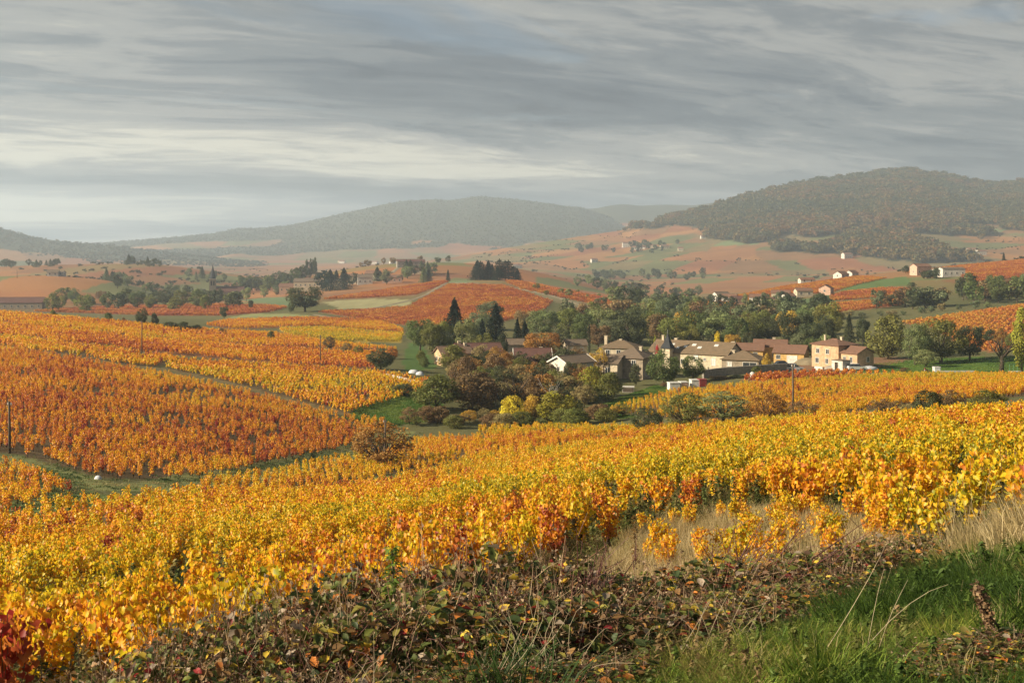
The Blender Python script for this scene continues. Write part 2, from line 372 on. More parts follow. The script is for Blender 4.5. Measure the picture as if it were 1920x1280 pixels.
# ------------------------------------------------------------------ fields: outlines read off the photograph, laid on the ground
class Field:
    def __init__(s, name, poly, lo, hi, tint, soil, rowdir=20.0, red=0.2, lod='mid', dens=1.0):
        s.name = name; s.poly = pix_poly(poly, lo, hi); s.tint = tint; s.soil = soil; s.rowdir = R(rowdir); s.red = red; s.lod = lod; s.dens = dens
    def has(s, px, l): return inside(s.poly, px, l)
SOIL = (0.115, 0.080, 0.040); SOILR = (0.22, 0.105, 0.05); LE = math.log
FA = Field('A', [(0, 0), (1, 1)], 3, 300, 0.325, (0.13, 0.095, 0.042), 28, 0.45, 'near')
FA.poly = np.array([(p, LE(d)) for p, d in [(-700, 8), (-200, 8.2), (0, 8.4), (200, 10), (480, 12.5), (700, 15), (960, 18), (1110, 22), (1180, 25), (1300, 26.5), (1480, 25), (1600, 19.5), (1660, 17), (1730, 14), (1900, 12.5), (2100, 11), (2600, 10),
    (2600, 50), (1920, 62), (1750, 82), (1500, 116), (1200, 146), (960, 164), (900, 160), (872, 116), (760, 106), (700, 98), (630, 92), (590, 82), (480, 80), (340, 77), (150, 71), (0, 63), (-300, 50), (-700, 40)]])
FIELDS = [FA,
 Field('B', [(370, 922), (480, 926), (600, 920), (700, 902), (850, 870), (905, 830), (840, 824), (790, 830), (720, 842), (600, 874), (470, 903), (380, 915)], 80, 172, 0.36, SOIL, 40, 0.2),
 Field('C', [(-80, 862), (0, 848), (60, 858), (200, 897), (380, 897), (520, 868), (640, 843), (730, 806), (722, 794), (640, 783), (500, 749), (400, 724), (300, 703), (230, 692), (0, 652), (-80, 646)], 70, 250, 0.535, SOIL, -48, 0.5),
 Field('G', [(-80, 643), (0, 647), (235, 683), (290, 688), (350, 676), (300, 668), (0, 632), (-80, 626)], 150, 300, 0.36, SOIL, -40, 0.2),
 Field('C2', [(-80, 978), (0, 964), (60, 952), (138, 922), (80, 894), (0, 880), (-80, 875)], 60, 110, 0.52, SOIL, -48, 0.3),
 Field('D', [(310, 690), (365, 678), (470, 684), (560, 690), (700, 700), (800, 713), (835, 722), (760, 745), (655, 776), (530, 745), (410, 712)], 130, 270, 0.37, SOIL, -39, 0.2),
 Field('E', [(-80, 604), (0, 607), (350, 644), (600, 659), (745, 664), (700, 693), (600, 686), (567, 686), (300, 662), (0, 628), (-80, 620)], 180, 330, 0.52, SOILR, -36, 0.35),
 Field('F', [(-80, 586), (0, 587), (180, 602), (380, 620), (520, 627), (600, 641), (745, 656), (600, 653), (350, 640), (0, 604), (-80, 600)], 220, 345, 0.44, SOILR, -36, 0.3),
 Field('Y', [(520, 618), (600, 615), (757, 627), (750, 642), (640, 641), (540, 628)], 290, 420, 0.22, (0.36, 0.26, 0.05), 15, 0.05),
 Field('I', [(385, 610), (420, 602), (560, 597), (700, 600), (752, 616), (757, 624), (600, 612), (515, 615), (440, 617)], 330, 520, 0.52, SOILR, 15, 0.3),
 Field('Mred', [(1390, 712), (1440, 704), (1560, 699), (1640, 701), (1690, 704), (1600, 708), (1430, 720)], 190, 248, 0.72, SOILR, 70, 0.1),
 Field('M', [(1140, 772), (1260, 737), (1330, 728), (1430, 722), (1600, 710), (1700, 705), (1930, 706), (2100, 704), (2100, 730), (1920, 742), (1750, 758), (1650, 765), (1560, 781), (1400, 787), (1300, 787), (1180, 780)], 85, 245, 0.36, SOIL, 22, 0.25),
 Field('N', [(1690, 606), (1800, 590), (1930, 573), (2100, 560), (2100, 650), (1930, 645), (1860, 662), (1800, 645), (1750, 615)], 290, 455, 0.46, SOILR, 60, 0.2, 'far'),
 Field('J', [(60, 584), (200, 576), (380, 571), (540, 576), (500, 586), (420, 592), (300, 592)], 430, 800, 0.67, SOILR, 15, 0.2, 'far'),
 Field('K1', [(605, 562), (690, 549), (828, 528), (838, 530), (780, 553), (700, 558)], 500, 790, 0.64, SOILR, 15, 0.2, 'far'),
 Field('K3', [(600, 586), (700, 582), (770, 576), (842, 534), (940, 536), (1035, 566), (1010, 588), (900, 612), (790, 614), (700, 602)], 400, 760, 0.64, SOILR, 30, 0.3, 'far'),
 Field('K4', [(945, 527), (1000, 529), (1100, 552), (1215, 575), (1150, 578), (1060, 560), (980, 543)], 520, 780, 0.64, SOILR, 10, 0.2, 'far'),
 Field('Q1', [(1300, 572), (1400, 552), (1480, 537), (1600, 519), (1660, 522), (1600, 536), (1560, 548), (1440, 560), (1330, 580)], 500, 880, 0.57, SOILR, 10, 0.2, 'far'),
 Field('Q2', [(1585, 548), (1650, 541), (1700, 541), (1690, 555), (1560, 565), (1560, 556)], 480, 880, 0.67, SOILR, 10, 0.2, 'far'),
 Field('Q3', [(1480, 586), (1560, 570), (1690, 560), (1690, 572), (1560, 588), (1490, 598)], 400, 800, 0.60, SOILR, 10, 0.2, 'far'),
 Field('Q4', [(1700, 512), (1790, 500), (1930, 487), (2050, 480), (2050, 515), (1930, 520), (1820, 530), (1800, 516)], 600, 1000, 0.64, SOILR, 10, 0.3, 'far'),
]
GRASS = (0.075, 0.115, 0.028); MEADOW = (0.23, 0.24, 0.10); STRAW = (0.42, 0.33, 0.16); TRACK = (0.27, 0.225, 0.13)
class Patch:
    def __init__(s, col, poly, lo, hi): s.col = col; s.poly = pix_poly(poly, lo, hi)
PATCH = [
 Patch((0.085, 0.15, 0.03), [(650, 785), (670, 760), (720, 735), (800, 725), (830, 760), (800, 790), (720, 800)], 140, 240),
 Patch((0.085, 0.16, 0.03), [(1090, 775), (1150, 750), (1230, 722), (1260, 730), (1140, 772), (1200, 782), (1120, 788)], 140, 250),
 Patch((0.075, 0.135, 0.025), [(1600, 700), (1640, 682), (1720, 672), (1930, 668), (2100, 668), (2100, 700), (1930, 702), (1700, 700)], 225, 300),
 Patch((0.20, 0.115, 0.065), [(1480, 692), (1530, 672), (1640, 668), (1720, 672), (1640, 690), (1560, 697)], 225, 300),
 Patch((0.07, 0.12, 0.03), [(755, 680), (765, 640), (790, 632), (800, 660), (820, 690), (760, 697)], 215, 340),
 Patch(MEADOW, [(425, 596), (470, 588), (545, 588), (585, 592), (560, 599), (430, 602)], 380, 560),
 Patch((0.27, 0.25, 0.13), [(600, 566), (690, 560), (775, 562), (765, 574), (640, 580)], 460, 700),
 Patch((0.12, 0.16, 0.08), [(430, 560), (560, 556), (600, 562), (540, 574)], 500, 900),
 Patch((0.16, 0.19, 0.10), [(830, 527), (880, 522), (890, 528), (850, 533)], 600, 790),
 Patch((0.20, 0.17, 0.095), [(845, 531), (900, 531), (1000, 543), (1150, 580), (1120, 590), (1040, 566), (940, 537)], 450, 780),
 Patch((0.10, 0.15, 0.05), [(1575, 548), (1595, 527), (1700, 519), (1712, 533), (1640, 540)], 560, 880),
 Patch((0.10, 0.14, 0.06), [(1480, 565), (1560, 552), (1575, 565), (1500, 580)], 450, 800),
]
TRACKS = [  # (colour, half width m, outline points, lo, hi)
 ((0.19, 0.20, 0.075), 2.6, [(0, 858), (80, 885), (190, 912), (300, 912), (420, 893), (560, 868), (660, 848), (740, 812)], 80, 170),
 ((0.13, 0.17, 0.05), 4.0, [(-60, 975), (60, 955), (180, 940), (330, 942), (480, 940), (600, 930), (700, 906), (860, 872)], 60, 130),
 ((0.12, 0.15, 0.05), 1.6, [(60, 880), (120, 905), (130, 925), (60, 945)], 60, 110),
 ((0.17, 0.13, 0.06), 1.2, [(235, 686), (300, 690), (410, 713), (530, 747), (655, 778)], 130, 260),
 ((0.15, 0.12, 0.06), 1.0, [(0, 630), (300, 665), (567, 689), (700, 697)], 180, 300),
]
def plots(x, y, a, b, seed):
    """number of the plot a point lies in: strips of land laid out in blocks that face different ways"""
    wx = x+(vnoise(x, y, 1/(a*5), seed, 2)-.5)*a*1.6; wy = y+(vnoise(x, y, 1/(a*5), seed+1, 2)-.5)*a*1.6
    blk = np.floor(wx/(a*4)+.3*np.floor(wy/(b*2.2))).astype(np.int64)*7+np.floor(wy/(b*2.2)).astype(np.int64)*13
    an = ((blk*2654435761) % 1000)/1000.0*1.2-.6; c, s_ = np.cos(an), np.sin(an)
    u = np.floor((wx*c+wy*s_)/a).astype(np.int64); v = np.floor((-wx*s_+wy*c)/b).astype(np.int64)
    k = (u*374761393+v*668265263+blk*1442695041+seed*97) & 0xffffffff; k = ((k ^ (k >> 13))*1274126177) & 0xffffffff
    return ((k ^ (k >> 16)) & 0x7fff)
def base_colour(px, l):
    d = np.exp(l); x = (px-CXP)/F*d
    n1 = vnoise(x, d, 1/35.0, 3); n2 = vnoise(x, d, 1/6.0, 5)
    col = np.empty(px.shape+(3,)); col[...] = (0.112, 0.108, 0.045)
    col += ((n1-0.5)*0.05)[..., None]*np.array((1.2, 0.8, 0.4))
    far = d > 560                                            # beyond: patchwork of vineyards and meadows
    cells = plots(x, d, 70.0, 150.0, 11) % 10
    pal = np.array([(0.25, 0.12, 0.05), (0.29, 0.125, 0.05), (0.20, 0.14, 0.06), (0.30, 0.14, 0.055), (0.23, 0.10, 0.048), (0.15, 0.15, 0.06), (0.26, 0.14, 0.065), (0.22, 0.11, 0.055), (0.26, 0.13, 0.055), (0.24, 0.12, 0.055)])
    pc = pal[np.clip(cells, 0, 9)]
    w = np.clip((d-560)/160, 0, 1)[..., None]; col = col*(1-w)+pc*w
    near = d < 12
    col[near] = np.array((0.060, 0.070, 0.022))
    for f in FIELDS:
        m = f.has(px, l)
        if m.any():
            c = np.array(f.soil)[None]*(0.8+0.4*n2[m])[:, None]
            if f.lod == 'near': c = c*(1-0.55*(n1[m] > .5)[:, None])+np.array((0.055, 0.085, 0.022))*(0.55*(n1[m] > .5)[:, None])
            col[m] = c
    for p in PATCH:
        m = inside(p.poly, px, l)
        if m.any(): col[m] = np.array(p.col)*(0.85+0.3*n2[m])[:, None]
    for c, hw, pts, lo, hi in TRACKS:
        P = [(p, bp(p, y, lo, hi)) for p, y in pts]; W = [((p-CXP)/F*dd, dd) for p, dd in P]
        wob = hw*(0.75+0.6*n2)
        for (x1, y1), (x2, y2) in zip(W, W[1:]):
            box = (d > min(y1, y2)-4) & (d < max(y1, y2)+4)
            L2 = (x2-x1)**2+(y2-y1)**2; t = np.clip(((x-x1)*(x2-x1)+(d-y1)*(y2-y1))/L2, 0, 1)
            dist = np.hypot(x-x1-t*(x2-x1), d-y1-t*(y2-y1))
            m = box & (dist < wob); col[m] = np.array(c)*(0.8+0.4*n2[m])[:, None]
    # straw slope among the near vines
    st = inside(STRAW_P, px, l); col[st] = np.array((0.30, 0.235, 0.12))
    return np.clip(col, 0.005, 0.9)
STRAW_P = np.array([(p, LE(d)) for p, d in [(1120, 15), (1200, 12), (1400, 11.5), (1640, 10.5), (1800, 9), (2100, 7.6), (2100, 9.5), (1900, 11), (1740, 12.5), (1660, 17), (1600, 21), (1480, 26), (1300, 27.5), (1170, 24)]])

def build_terrain():
    cols = np.concatenate([np.arange(-1500, -60, 45.0), np.arange(-60, 1980, 6.0), np.arange(1980, 3420, 45.0)])
    rows = np.arange(LE(0.9), LE(3800), 0.0155)
    P, L = np.meshgrid(cols, rows); d = np.exp(L); x = (P-CXP)/F*d; z = gz(P, d)
    z = z+(vnoise(x, d, 0.9, 2, 3)-0.5)*np.clip(0.10*np.clip(d/8, 0.3, 1), 0, 0.1)
    col = base_colour(P, L)
    nr, nc = P.shape; idx = np.arange(nr*nc).reshape(nr, nc)
    f = np.stack([idx[:-1, :-1], idx[:-1, 1:], idx[1:, 1:], idx[1:, :-1]], -1).reshape(-1, 4)
    me = mesh_np('ground', np.stack([x, d, z], -1).reshape(-1, 3), f, vcol=col.reshape(-1, 3), smooth=True, mat=M['ground'])
    o = link('ground', me); tag(o, 'rolling valley floor of soil, grass and vineyard plots', 'ground', kind='structure')
build_terrain()

# ------------------------------------------------------------------ far hills
def interp(pts, x):
    a = np.array(pts, dtype=float); return np.interp(x, a[:, 0], a[:, 1])
def smooth1(v, k):
    for _ in range(k): v = np.convolve(np.pad(v, 1, mode='edge'), [.25, .5, .25], 'valid')
    return v
def ridge(name, label, sil, dist, base, prof, colour, rough=5.0, px0=-700, px1=2700, seed=1, nt=90, step=6.0):
    """hill whose skyline runs through sil; dist, base = (distance, row) outlines of crest and foot"""
    px = np.arange(px0, px1, step); t = np.linspace(0, 1.22, nt)
    ry = smooth1(interp(sil, px), 3)+(vnoise(px, px*0, 1/28.0, seed, 4)-0.5)*2.2
    d1 = smooth1(interp(dist, px), 12); d0 = interp([(p, d) for p, d, y in base], px); by = interp([(p, y) for p, d, y in base], px)
    Pm, T = np.meshgrid(px, t)
    D = d0*(d1/d0)**T
    fr = np.interp(T, [a for a, b in prof], [b for a, b in prof])
    PY = by+(ry-by)*np.minimum(fr, 1)
    X = (Pm-CXP)/F*D
    env = np.clip(T/0.25, 0, 1)*np.clip((1.0-T)/0.18, 0, 1)
    PY = PY+(vnoise(X, D*0.8, 1/420.0, seed+3, 4)-0.5)*2*rough*env
    Z = -(PY-HY)/F*D
    back = np.clip(T-1.0, 0, 1); Z = Z-back*D*0.16
    col = colour(Pm, PY, X, D, T)
    nr, nc = Pm.shape; idx = np.arange(nr*nc).reshape(nr, nc)
    f = np.stack([idx[:-1, :-1], idx[:-1, 1:], idx[1:, 1:], idx[1:, :-1]], -1).reshape(-1, 4)
    me = mesh_np(name, np.stack([X, D, Z], -1).reshape(-1, 3), f, vcol=col.reshape(-1, 3), smooth=True, mat=M['farland'])
    o = link(name, me); tag(o, label, 'hill', kind='structure')
    return Pm, PY, X, D, Z, T
WOOD = (0.058, 0.058, 0.026); FAROR = np.array((0.30, 0.15, 0.075))
def patchwork(X, D, scale, seed):
    k = plots(X, D, scale*.30, scale*.62, seed) % 6
    pal = np.array([(0.27, 0.125, 0.052), (0.21, 0.115, 0.055), (0.29, 0.145, 0.058), (0.17, 0.130, 0.060), (0.24, 0.10, 0.048), (0.125, 0.130, 0.055)])
    return pal[k]*(0.85+0.3*vnoise(X, D, 1/60.0, seed+1, 3))[..., None]
WOODS = [[(1165, 436), (1240, 416), (1350, 386), (1450, 355), (1560, 336), (1620, 329), (1700, 318), (1830, 340), (1920, 340), (2300, 320), (2600, 330), (2600, 420), (2050, 425), (1930, 436), (1860, 421), (1780, 428), (1700, 418), (1610, 418), (1590, 436), (1500, 446), (1470, 438), (1420, 455), (1330, 450), (1310, 430), (1250, 422)],
         [(1440, 462), (1540, 468), (1580, 448), (1610, 434), (1665, 436), (1710, 452), (1790, 482), (1850, 492), (1740, 492), (1640, 484), (1560, 478), (1450, 470)],
         [(1620, 420), (1720, 436), (1830, 446), (1860, 440), (1760, 428), (1660, 414)]]
WOODSA = [np.array(w, dtype=float) for w in WOODS]
def in_woods(P, PY):
    m = np.zeros(P.shape, dtype=bool); q = (vnoise(P, PY, 1/18.0, 44, 4)-0.5)*34; q2 = (vnoise(P, PY, 1/18.0, 45, 4)-0.5)*17
    for w in WOODSA: m |= inside(w, P+q, PY+q2)
    return m
def col_right(P, PY, X, D, T):
    c = patchwork(X, D, 260.0, 21)
    g = inside(np.array([(1770, 424), (1830, 424), (1890, 432), (1840, 440), (1780, 436)], float), P, PY) | inside(np.array([(1580, 424), (1640, 426), (1700, 430), (1600, 432)], float), P, PY) | inside(np.array([(1360, 452), (1440, 446), (1420, 458), (1330, 462)], float), P, PY)
    c[g] = (0.15, 0.19, 0.085)
    m = in_woods(P, PY); c[m] = np.array(WOOD)*(0.7+0.6*vnoise(X, D, 1/40.0, 8, 3)[m])[:, None]
    return c
HILL = ridge('wooded_hill', 'large hill with autumn woods above pale vineyard slopes', [(700, 505), (860, 480), (940, 466), (1000, 456), (1100, 441), (1170, 430), (1240, 413), (1350, 385), (1400, 370), (1450, 356), (1500, 345), (1560, 337), (1620, 331), (1660, 323), (1700, 320), (1730, 322), (1780, 332), (1830, 343), (1870, 348), (1890, 346), (1920, 342), (2050, 330), (2300, 322), (2700, 340)],
      [(700, 2500), (900, 2600), (1240, 2900), (1500, 3300), (1700, 3500), (2700, 3500)], [(-700, 1500, 520), (860, 1700, 532), (1100, 1500, 544), (1500, 1450, 548), (1920, 1500, 520), (2700, 1500, 510)],
      [(0, 0), (0.25, 0.22), (0.5, 0.47), (0.75, 0.75), (1, 1), (1.3, 1)], col_right, 7, 700, 2700, 31, 110)
def col_mid(P, PY, X, D, T):
    c = patchwork(X, D, 420.0, 25); w = vnoise(X, D, 1/600.0, 71, 4)
    m = (w+np.clip((T-0.45)*0.9, -.35, .5) > 0.58)
    c[m] = np.array((0.055, 0.06, 0.035))*(0.7+0.6*vnoise(X, D, 1/70.0, 9, 3)[m])[:, None]
    return c
MIDW = lambda X, D, T: (vnoise(X, D, 1/600.0, 71, 4)+np.clip((T-0.45)*0.9, -.35, .5) > 0.58)
MIDH = ridge('mountain', 'long blue hazy mountain with two rounded tops', [(-700, 480), (60, 470), (150, 458), (190, 455), (260, 450), (340, 443), (400, 438), (425, 432), (440, 429), (490, 427), (530, 425), (600, 410), (660, 396), (700, 387), (740, 379), (790, 374), (850, 375), (880, 369), (910, 368), (940, 371), (990, 376), (1020, 380), (1060, 386), (1085, 387), (1120, 398), (1180, 418), (1260, 440), (1400, 460), (2700, 470)],
      [(-700, 5000), (300, 4800), (700, 5200), (900, 5400), (1400, 5200), (2700, 5200)], [(-700, 2700, 503), (860, 3000, 498), (2700, 3000, 492)],
      [(0, 0), (0.3, 0.14), (0.55, 0.40), (0.8, 0.76), (1, 1), (1.3, 1)], col_mid, 5, -700, 1700, 51, 90)
LEFTH = ridge('left_ridge', 'dark wooded ridge sinking into the misty valley', [(-700, 395), (-300, 402), (-60, 415), (0, 427), (30, 436), (60, 444), (110, 452), (150, 455), (200, 459), (300, 470), (450, 490), (700, 502)],
      [(-700, 3300), (700, 3300)], [(-700, 2200, 505), (700, 2500, 503)], [(0, 0), (0.4, 0.3), (1, 1), (1.3, 1)], col_mid, 4, -900, 500, 61, 60)
ridge('far_ridge', 'pale distant mountain ridge behind the wooded hill', [(700, 420), (1000, 400), (1060, 390), (1110, 391), (1140, 386), (1165, 382), (1200, 385), (1240, 383), (1300, 384), (1340, 379), (1380, 369), (1410, 360), (1440, 353), (1480, 350), (1560, 350), (1800, 340), (2700, 360)],
      [(700, 5700), (2700, 5700)], [(700, 4400, 475), (2700, 4400, 470)], [(0, 0), (0.5, 0.5), (1, 1), (1.3, 1)], col_mid, 6, 600, 2700, 71, 60)

# ------------------------------------------------------------------ the hazy air
def build_haze():
    m, n, out = mat_new('haze_air'); v = n.new('ShaderNodeVolumePrincipled')
    n.set(v, 'Color', (0.66, 0.81, 0.98, 1)); n.set(v, 'Density', 0.00017); n.set(v, 'Anisotropy', 0.25)
    n.t.links.new(v.outputs[0], out.inputs['Volume'])
    o = MB().box(-9500, 9500, -400, 7400, -130, 372).build('haze', m)
    tag(o, 'thin pale autumn haze filling the valley air', 'haze', kind='stuff')
build_haze()
# ------------------------------------------------------------------ leaves and scattering
def unit(v): return v/np.maximum(np.linalg.norm(v, axis=-1, keepdims=True), 1e-9)
def leaves(c, nrm, tip, size, fold=0.25, shape='quad'):
    """leaf blades at points c: nrm = facing, tip = direction from stalk to tip -> verts, faces, faces per leaf"""
    c = np.asarray(c, float); nrm = unit(np.asarray(nrm, float)); n = len(c); size = np.broadcast_to(np.asarray(size, float), (n,))
    tip = np.asarray(tip, float); tip = unit(tip-(tip*nrm).sum(-1, keepdims=True)*nrm+1e-6); side = np.cross(tip, nrm)
    if shape == 'quad':
        loc = [(0, -.5, 0), (.42, .02, fold), (0, .55, 0), (-.42, .02, fold)]; fs = [(0, 1, 2, 3)]
    elif shape == 'blade':
        loc = [(0, -.5, 0), (.2, 0, fold), (0, .6, 0), (-.2, 0, fold)]; fs = [(0, 1, 2, 3)]
    elif shape == 'oval':
        loc = [(0, -.5, 0), (.30, -.22, fold), (.34, .12, fold), (0, .58, -.05), (-.34, .12, fold), (-.30, -.22, fold)]; fs = [(0, 1, 2, 3), (0, 3, 4, 5)]
    else:  # lobed vine leaf, folded along the midrib
        loc = [(0, -.22, 0), (.36, -.46, fold*.8), (.56, -.02, fold), (.33, .26, fold*.6), (0, .62, -.08), (-.33, .26, fold*.6), (-.56, -.02, fold), (-.36, -.46, fold*.8)]
        fs = [(0, 1, 2, 3, 4), (0, 4, 5, 6, 7)]
    k = len(loc); L = np.array(loc)
    v = c[:, None]+(side[:, None]*L[None, :, :1]+tip[:, None]*L[None, :, 1:2]+nrm[:, None]*L[None, :, 2:])*size[:, None, None]
    b = (np.arange(n)*k)[:, None]
    faces = np.stack([b+np.array(f)[None] for f in fs], 1).reshape(-1, len(fs[0]))
    return v.reshape(-1, 3), faces, len(fs)
class Bag:
    """collects leaf clouds into one mesh"""
    def __init__(s): s.v = []; s.f = []; s.a = []; s.c = []; s.n = 0
    def add(s, c, nrm, tip, size, lv, fold=0.25, shape='quad', col=None):
        v, f, k = leaves(c, nrm, tip, size, fold, shape)
        s.v.append(v); s.f.append(f+s.n); s.n += len(v); s.a.append(np.repeat(lv, k))
        if col is not None: s.c.append(np.repeat(col, len(v)//len(c), axis=0))
        return s
    def mesh(s, name, mat):
        by = {}
        for f, a in zip(s.f, s.a): by.setdefault(f.shape[1], []).append((f, a))
        fs = [np.concatenate([f for f, a in by[k]]) for k in by]; la = np.concatenate([np.concatenate([a for f, a in by[k]]) for k in by])
        return mesh_np(name, np.concatenate(s.v), fs, {'lv': la}, vcol=np.concatenate(s.c) if s.c else None, mat=mat)
def rdir(n, zup=0.0):
    v = rng.normal(size=(n, 3)); v[:, 2] += zup; return unit(v)

def proto_collection(name, objs):
    c = bpy.data.collections.new(name)
    for o in objs: c.objects.link(o)
    return c
def proto(name, meshes):
    out = []
    for i, me in enumerate(meshes): out.append(bpy.data.objects.new('%s_%03d' % (name, i), me))
    return proto_collection(name, out)
def scatter(name, pts, rot, scl, vid, coll, tint=None, icol=None, label='', cat=''):
    """uncountable stuff: one object whose points each carry a plant of the collection"""
    pts = np.asarray(pts, np.float32); n = len(pts)
    me = bpy.data.meshes.new(name); me.vertices.add(n); me.vertices.foreach_set('co', pts.ravel())
    def at(nm, typ, key, arr):
        a = me.attributes.new(nm, typ, 'POINT'); a.data.foreach_set(key, np.asarray(arr, np.int32 if typ == 'INT' else np.float32).ravel())
    at('rot', 'FLOAT_VECTOR', 'vector', rot); at('scl', 'FLOAT_VECTOR', 'vector', scl); at('vid', 'INT', 'value', vid)
    if tint is not None: at('tint', 'FLOAT', 'value', tint)
    if icol is not None:
        c = np.ones((n, 4), np.float32); c[:, :3] = icol; at('icol', 'FLOAT_COLOR', 'color', c)
    o = link(name, me); tag(o, label, cat, kind='stuff')
    g = bpy.data.node_groups.new(name+'_scatter', 'GeometryNodeTree')
    g.interface.new_socket('Geometry', in_out='INPUT', socket_type='NodeSocketGeometry'); g.interface.new_socket('Geometry', in_out='OUTPUT', socket_type='NodeSocketGeometry')
    N = g.nodes; gi = N.new('NodeGroupInput'); go = N.new('NodeGroupOutput')
    ci = N.new('GeometryNodeCollectionInfo'); ci.inputs['Collection'].default_value = coll; ci.inputs['Separate Children'].default_value = True; ci.inputs['Reset Children'].default_value = True
    ip = N.new('GeometryNodeInstanceOnPoints'); ip.inputs['Pick Instance'].default_value = True
    def na(nm, typ):
        a = N.new('GeometryNodeInputNamedAttribute'); a.data_type = typ; a.inputs['Name'].default_value = nm
        return [s for s in a.outputs if s.enabled and s.name == 'Attribute'][0]
    g.links.new(gi.outputs[0], ip.inputs['Points']); g.links.new(ci.outputs[0], ip.inputs['Instance'])
    g.links.new(na('vid', 'INT'), ip.inputs['Instance Index'])
    er = N.new('FunctionNodeEulerToRotation'); g.links.new(na('rot', 'FLOAT_VECTOR'), er.inputs[0]); g.links.new(er.outputs[0], ip.inputs['Rotation'])
    g.links.new(na('scl', 'FLOAT_VECTOR'), ip.inputs['Scale']); g.links.new(ip.outputs[0], go.inputs[0])
    md = o.modifiers.new('scatter', 'NODES'); md.node_group = g
    return o

# ------------------------------------------------------------------ vines
def vine_layout(seed, ncane, nleaf, h=1.15):
    r = np.random.default_rng(seed); canes = []
    for i in range(ncane):
        a = 2*math.pi*i/ncane+r.uniform(-.4, .4); s = r.uniform(.05, .26); top = h*r.uniform(.78, 1.08)
        b = np.array([math.cos(a)*.05, math.sin(a)*.05, .30]); t = np.array([math.cos(a)*s+r.normal(0, .05), math.sin(a)*s+r.normal(0, .05), top])
        m = (b+t)/2+np.array([math.cos(a), math.sin(a), 0])*s*.35
        canes.append((b, m, t))
    ci = r.integers(0, ncane, nleaf); u = r.uniform(0.0, 1.0, nleaf)**0.95
    B = np.array([c[0] for c in canes])[ci]; Mm = np.array([c[1] for c in canes])[ci]; T = np.array([c[2] for c in canes])[ci]
    u_ = u[:, None]; P = B*(1-u_)**2+2*Mm*u_*(1-u_)+T*u_**2
    ang = r.uniform(0, 2*math.pi, nleaf); off = r.uniform(.03, .15, nleaf)*(1.15-.5*u)
    out = np.stack([np.cos(ang), np.sin(ang), r.uniform(-.5, .25, nleaf)], -1); P = P+out*off[:, None]
    nrm = unit(out*np.array([1, 1, .2])+np.array([0, 0, .45])+r.normal(0, .38, (nleaf, 3))); tip = unit(out*.6+np.array([0, 0, -.8])+r.normal(0, .3, (nleaf, 3)))
    return canes, P, nrm, tip, u, r
def vine_wood(seed, canes):
    r = random.Random(seed); tr = MB(); p = [(0, 0, -.12), (r.uniform(-.03, .03), r.uniform(-.03, .03), .08), (r.uniform(-.05, .05), r.uniform(-.05, .05), .2), (0, 0, .33)]
    tr.tube(p, [.05, .038, .034, .05], 6)
    for c in canes[:5]: tr.tube([(0, 0, .27), tuple(c[0]*1.6)], [.03, .02], 5)
    cn = MB()
    for c in canes: cn.tube([tuple(c[0]), tuple((c[0]+2*c[1]+c[2])/4), tuple(c[2])], [.008, .006, .003], 3, False)
    return tr, cn
HI = []; MID = []; FAR = []; SEG = []
for s in range(7):
    canes, P, nr, tp, u, r = vine_layout(100+s, 9, 330)
    b = Bag().add(P, nr, tp, r.uniform(.048, .095, len(P)), r.random(len(P)), .22, 'vine')
    tr, cn = vine_wood(s, canes)
    HI.append((b.mesh('vine_foliage', M['vine']), tr.mesh('vine_trunk', M['vinewood']), cn.mesh('vine_canes', M['cane']), (P, nr, tp, r.uniform(.055, .095, len(P)))))
def join_meshes(name, parts, lv=True):
    """one mesh with several material slots"""
    bm = bmesh.new(); me = bpy.data.meshes.new(name); mats = []
    for p in parts:
        k0 = len(bm.faces); bm.from_mesh(p); bm.faces.ensure_lookup_table()
        for m in p.materials:
            if m not in mats: mats.append(m)
        mi = mats.index(p.materials[0])
        for i in range(k0, len(bm.faces)): bm.faces[i].material_index = mi
    bm.to_mesh(me); bm.free()
    for m in mats: me.materials.append(m)
    return me
HIJ = [join_meshes('vine_plant', [a, b, c]) for a, b, c, d in HI]
for s in range(6):
    canes, P, nr, tp, u, r = vine_layout(200+s, 6, 120)
    b = Bag().add(P, nr, tp, r.uniform(.085, .145, len(P)), r.random(len(P)), .22, 'quad')
    tr = MB().tube([(0, 0, -.1), (.02, 0, .33)], [.045, .04], 4)
    MID.append(join_meshes('vine_plant_mid', [b.mesh('m', M['vine']), tr.mesh('t', M['vinewood'])]))
for s in range(6):
    canes, P, nr, tp, u, r = vine_layout(300+s, 6, 42)
    FAR.append(Bag().add(P*np.array([1.15, 1.15, 1]), nr, tp, r.uniform(.18, .30, len(P)), r.random(len(P)), .22, 'quad').mesh('vine_plant_far', M['vine']))
for s in range(6):
    r = np.random.default_rng(400+s); n = 64
    P = np.stack([r.uniform(-1.7, 1.7, n), r.normal(0, .22, n), r.uniform(.25, 1.2, n)], -1)
    SEG.append(Bag().add(P, unit(r.normal(0, 1, (n, 3))+np.array([0, 0, .6])), rdir(n), r.uniform(.35, .55, n), r.random(n), .2, 'quad').mesh('vine_row_piece', M['vinefar']))
C_HI = proto('proto_vine_near', HIJ); C_MID = proto('proto_vine_mid', MID); C_FAR = proto('proto_vine_far', FAR); C_SEG = proto('proto_vine_row', SEG)

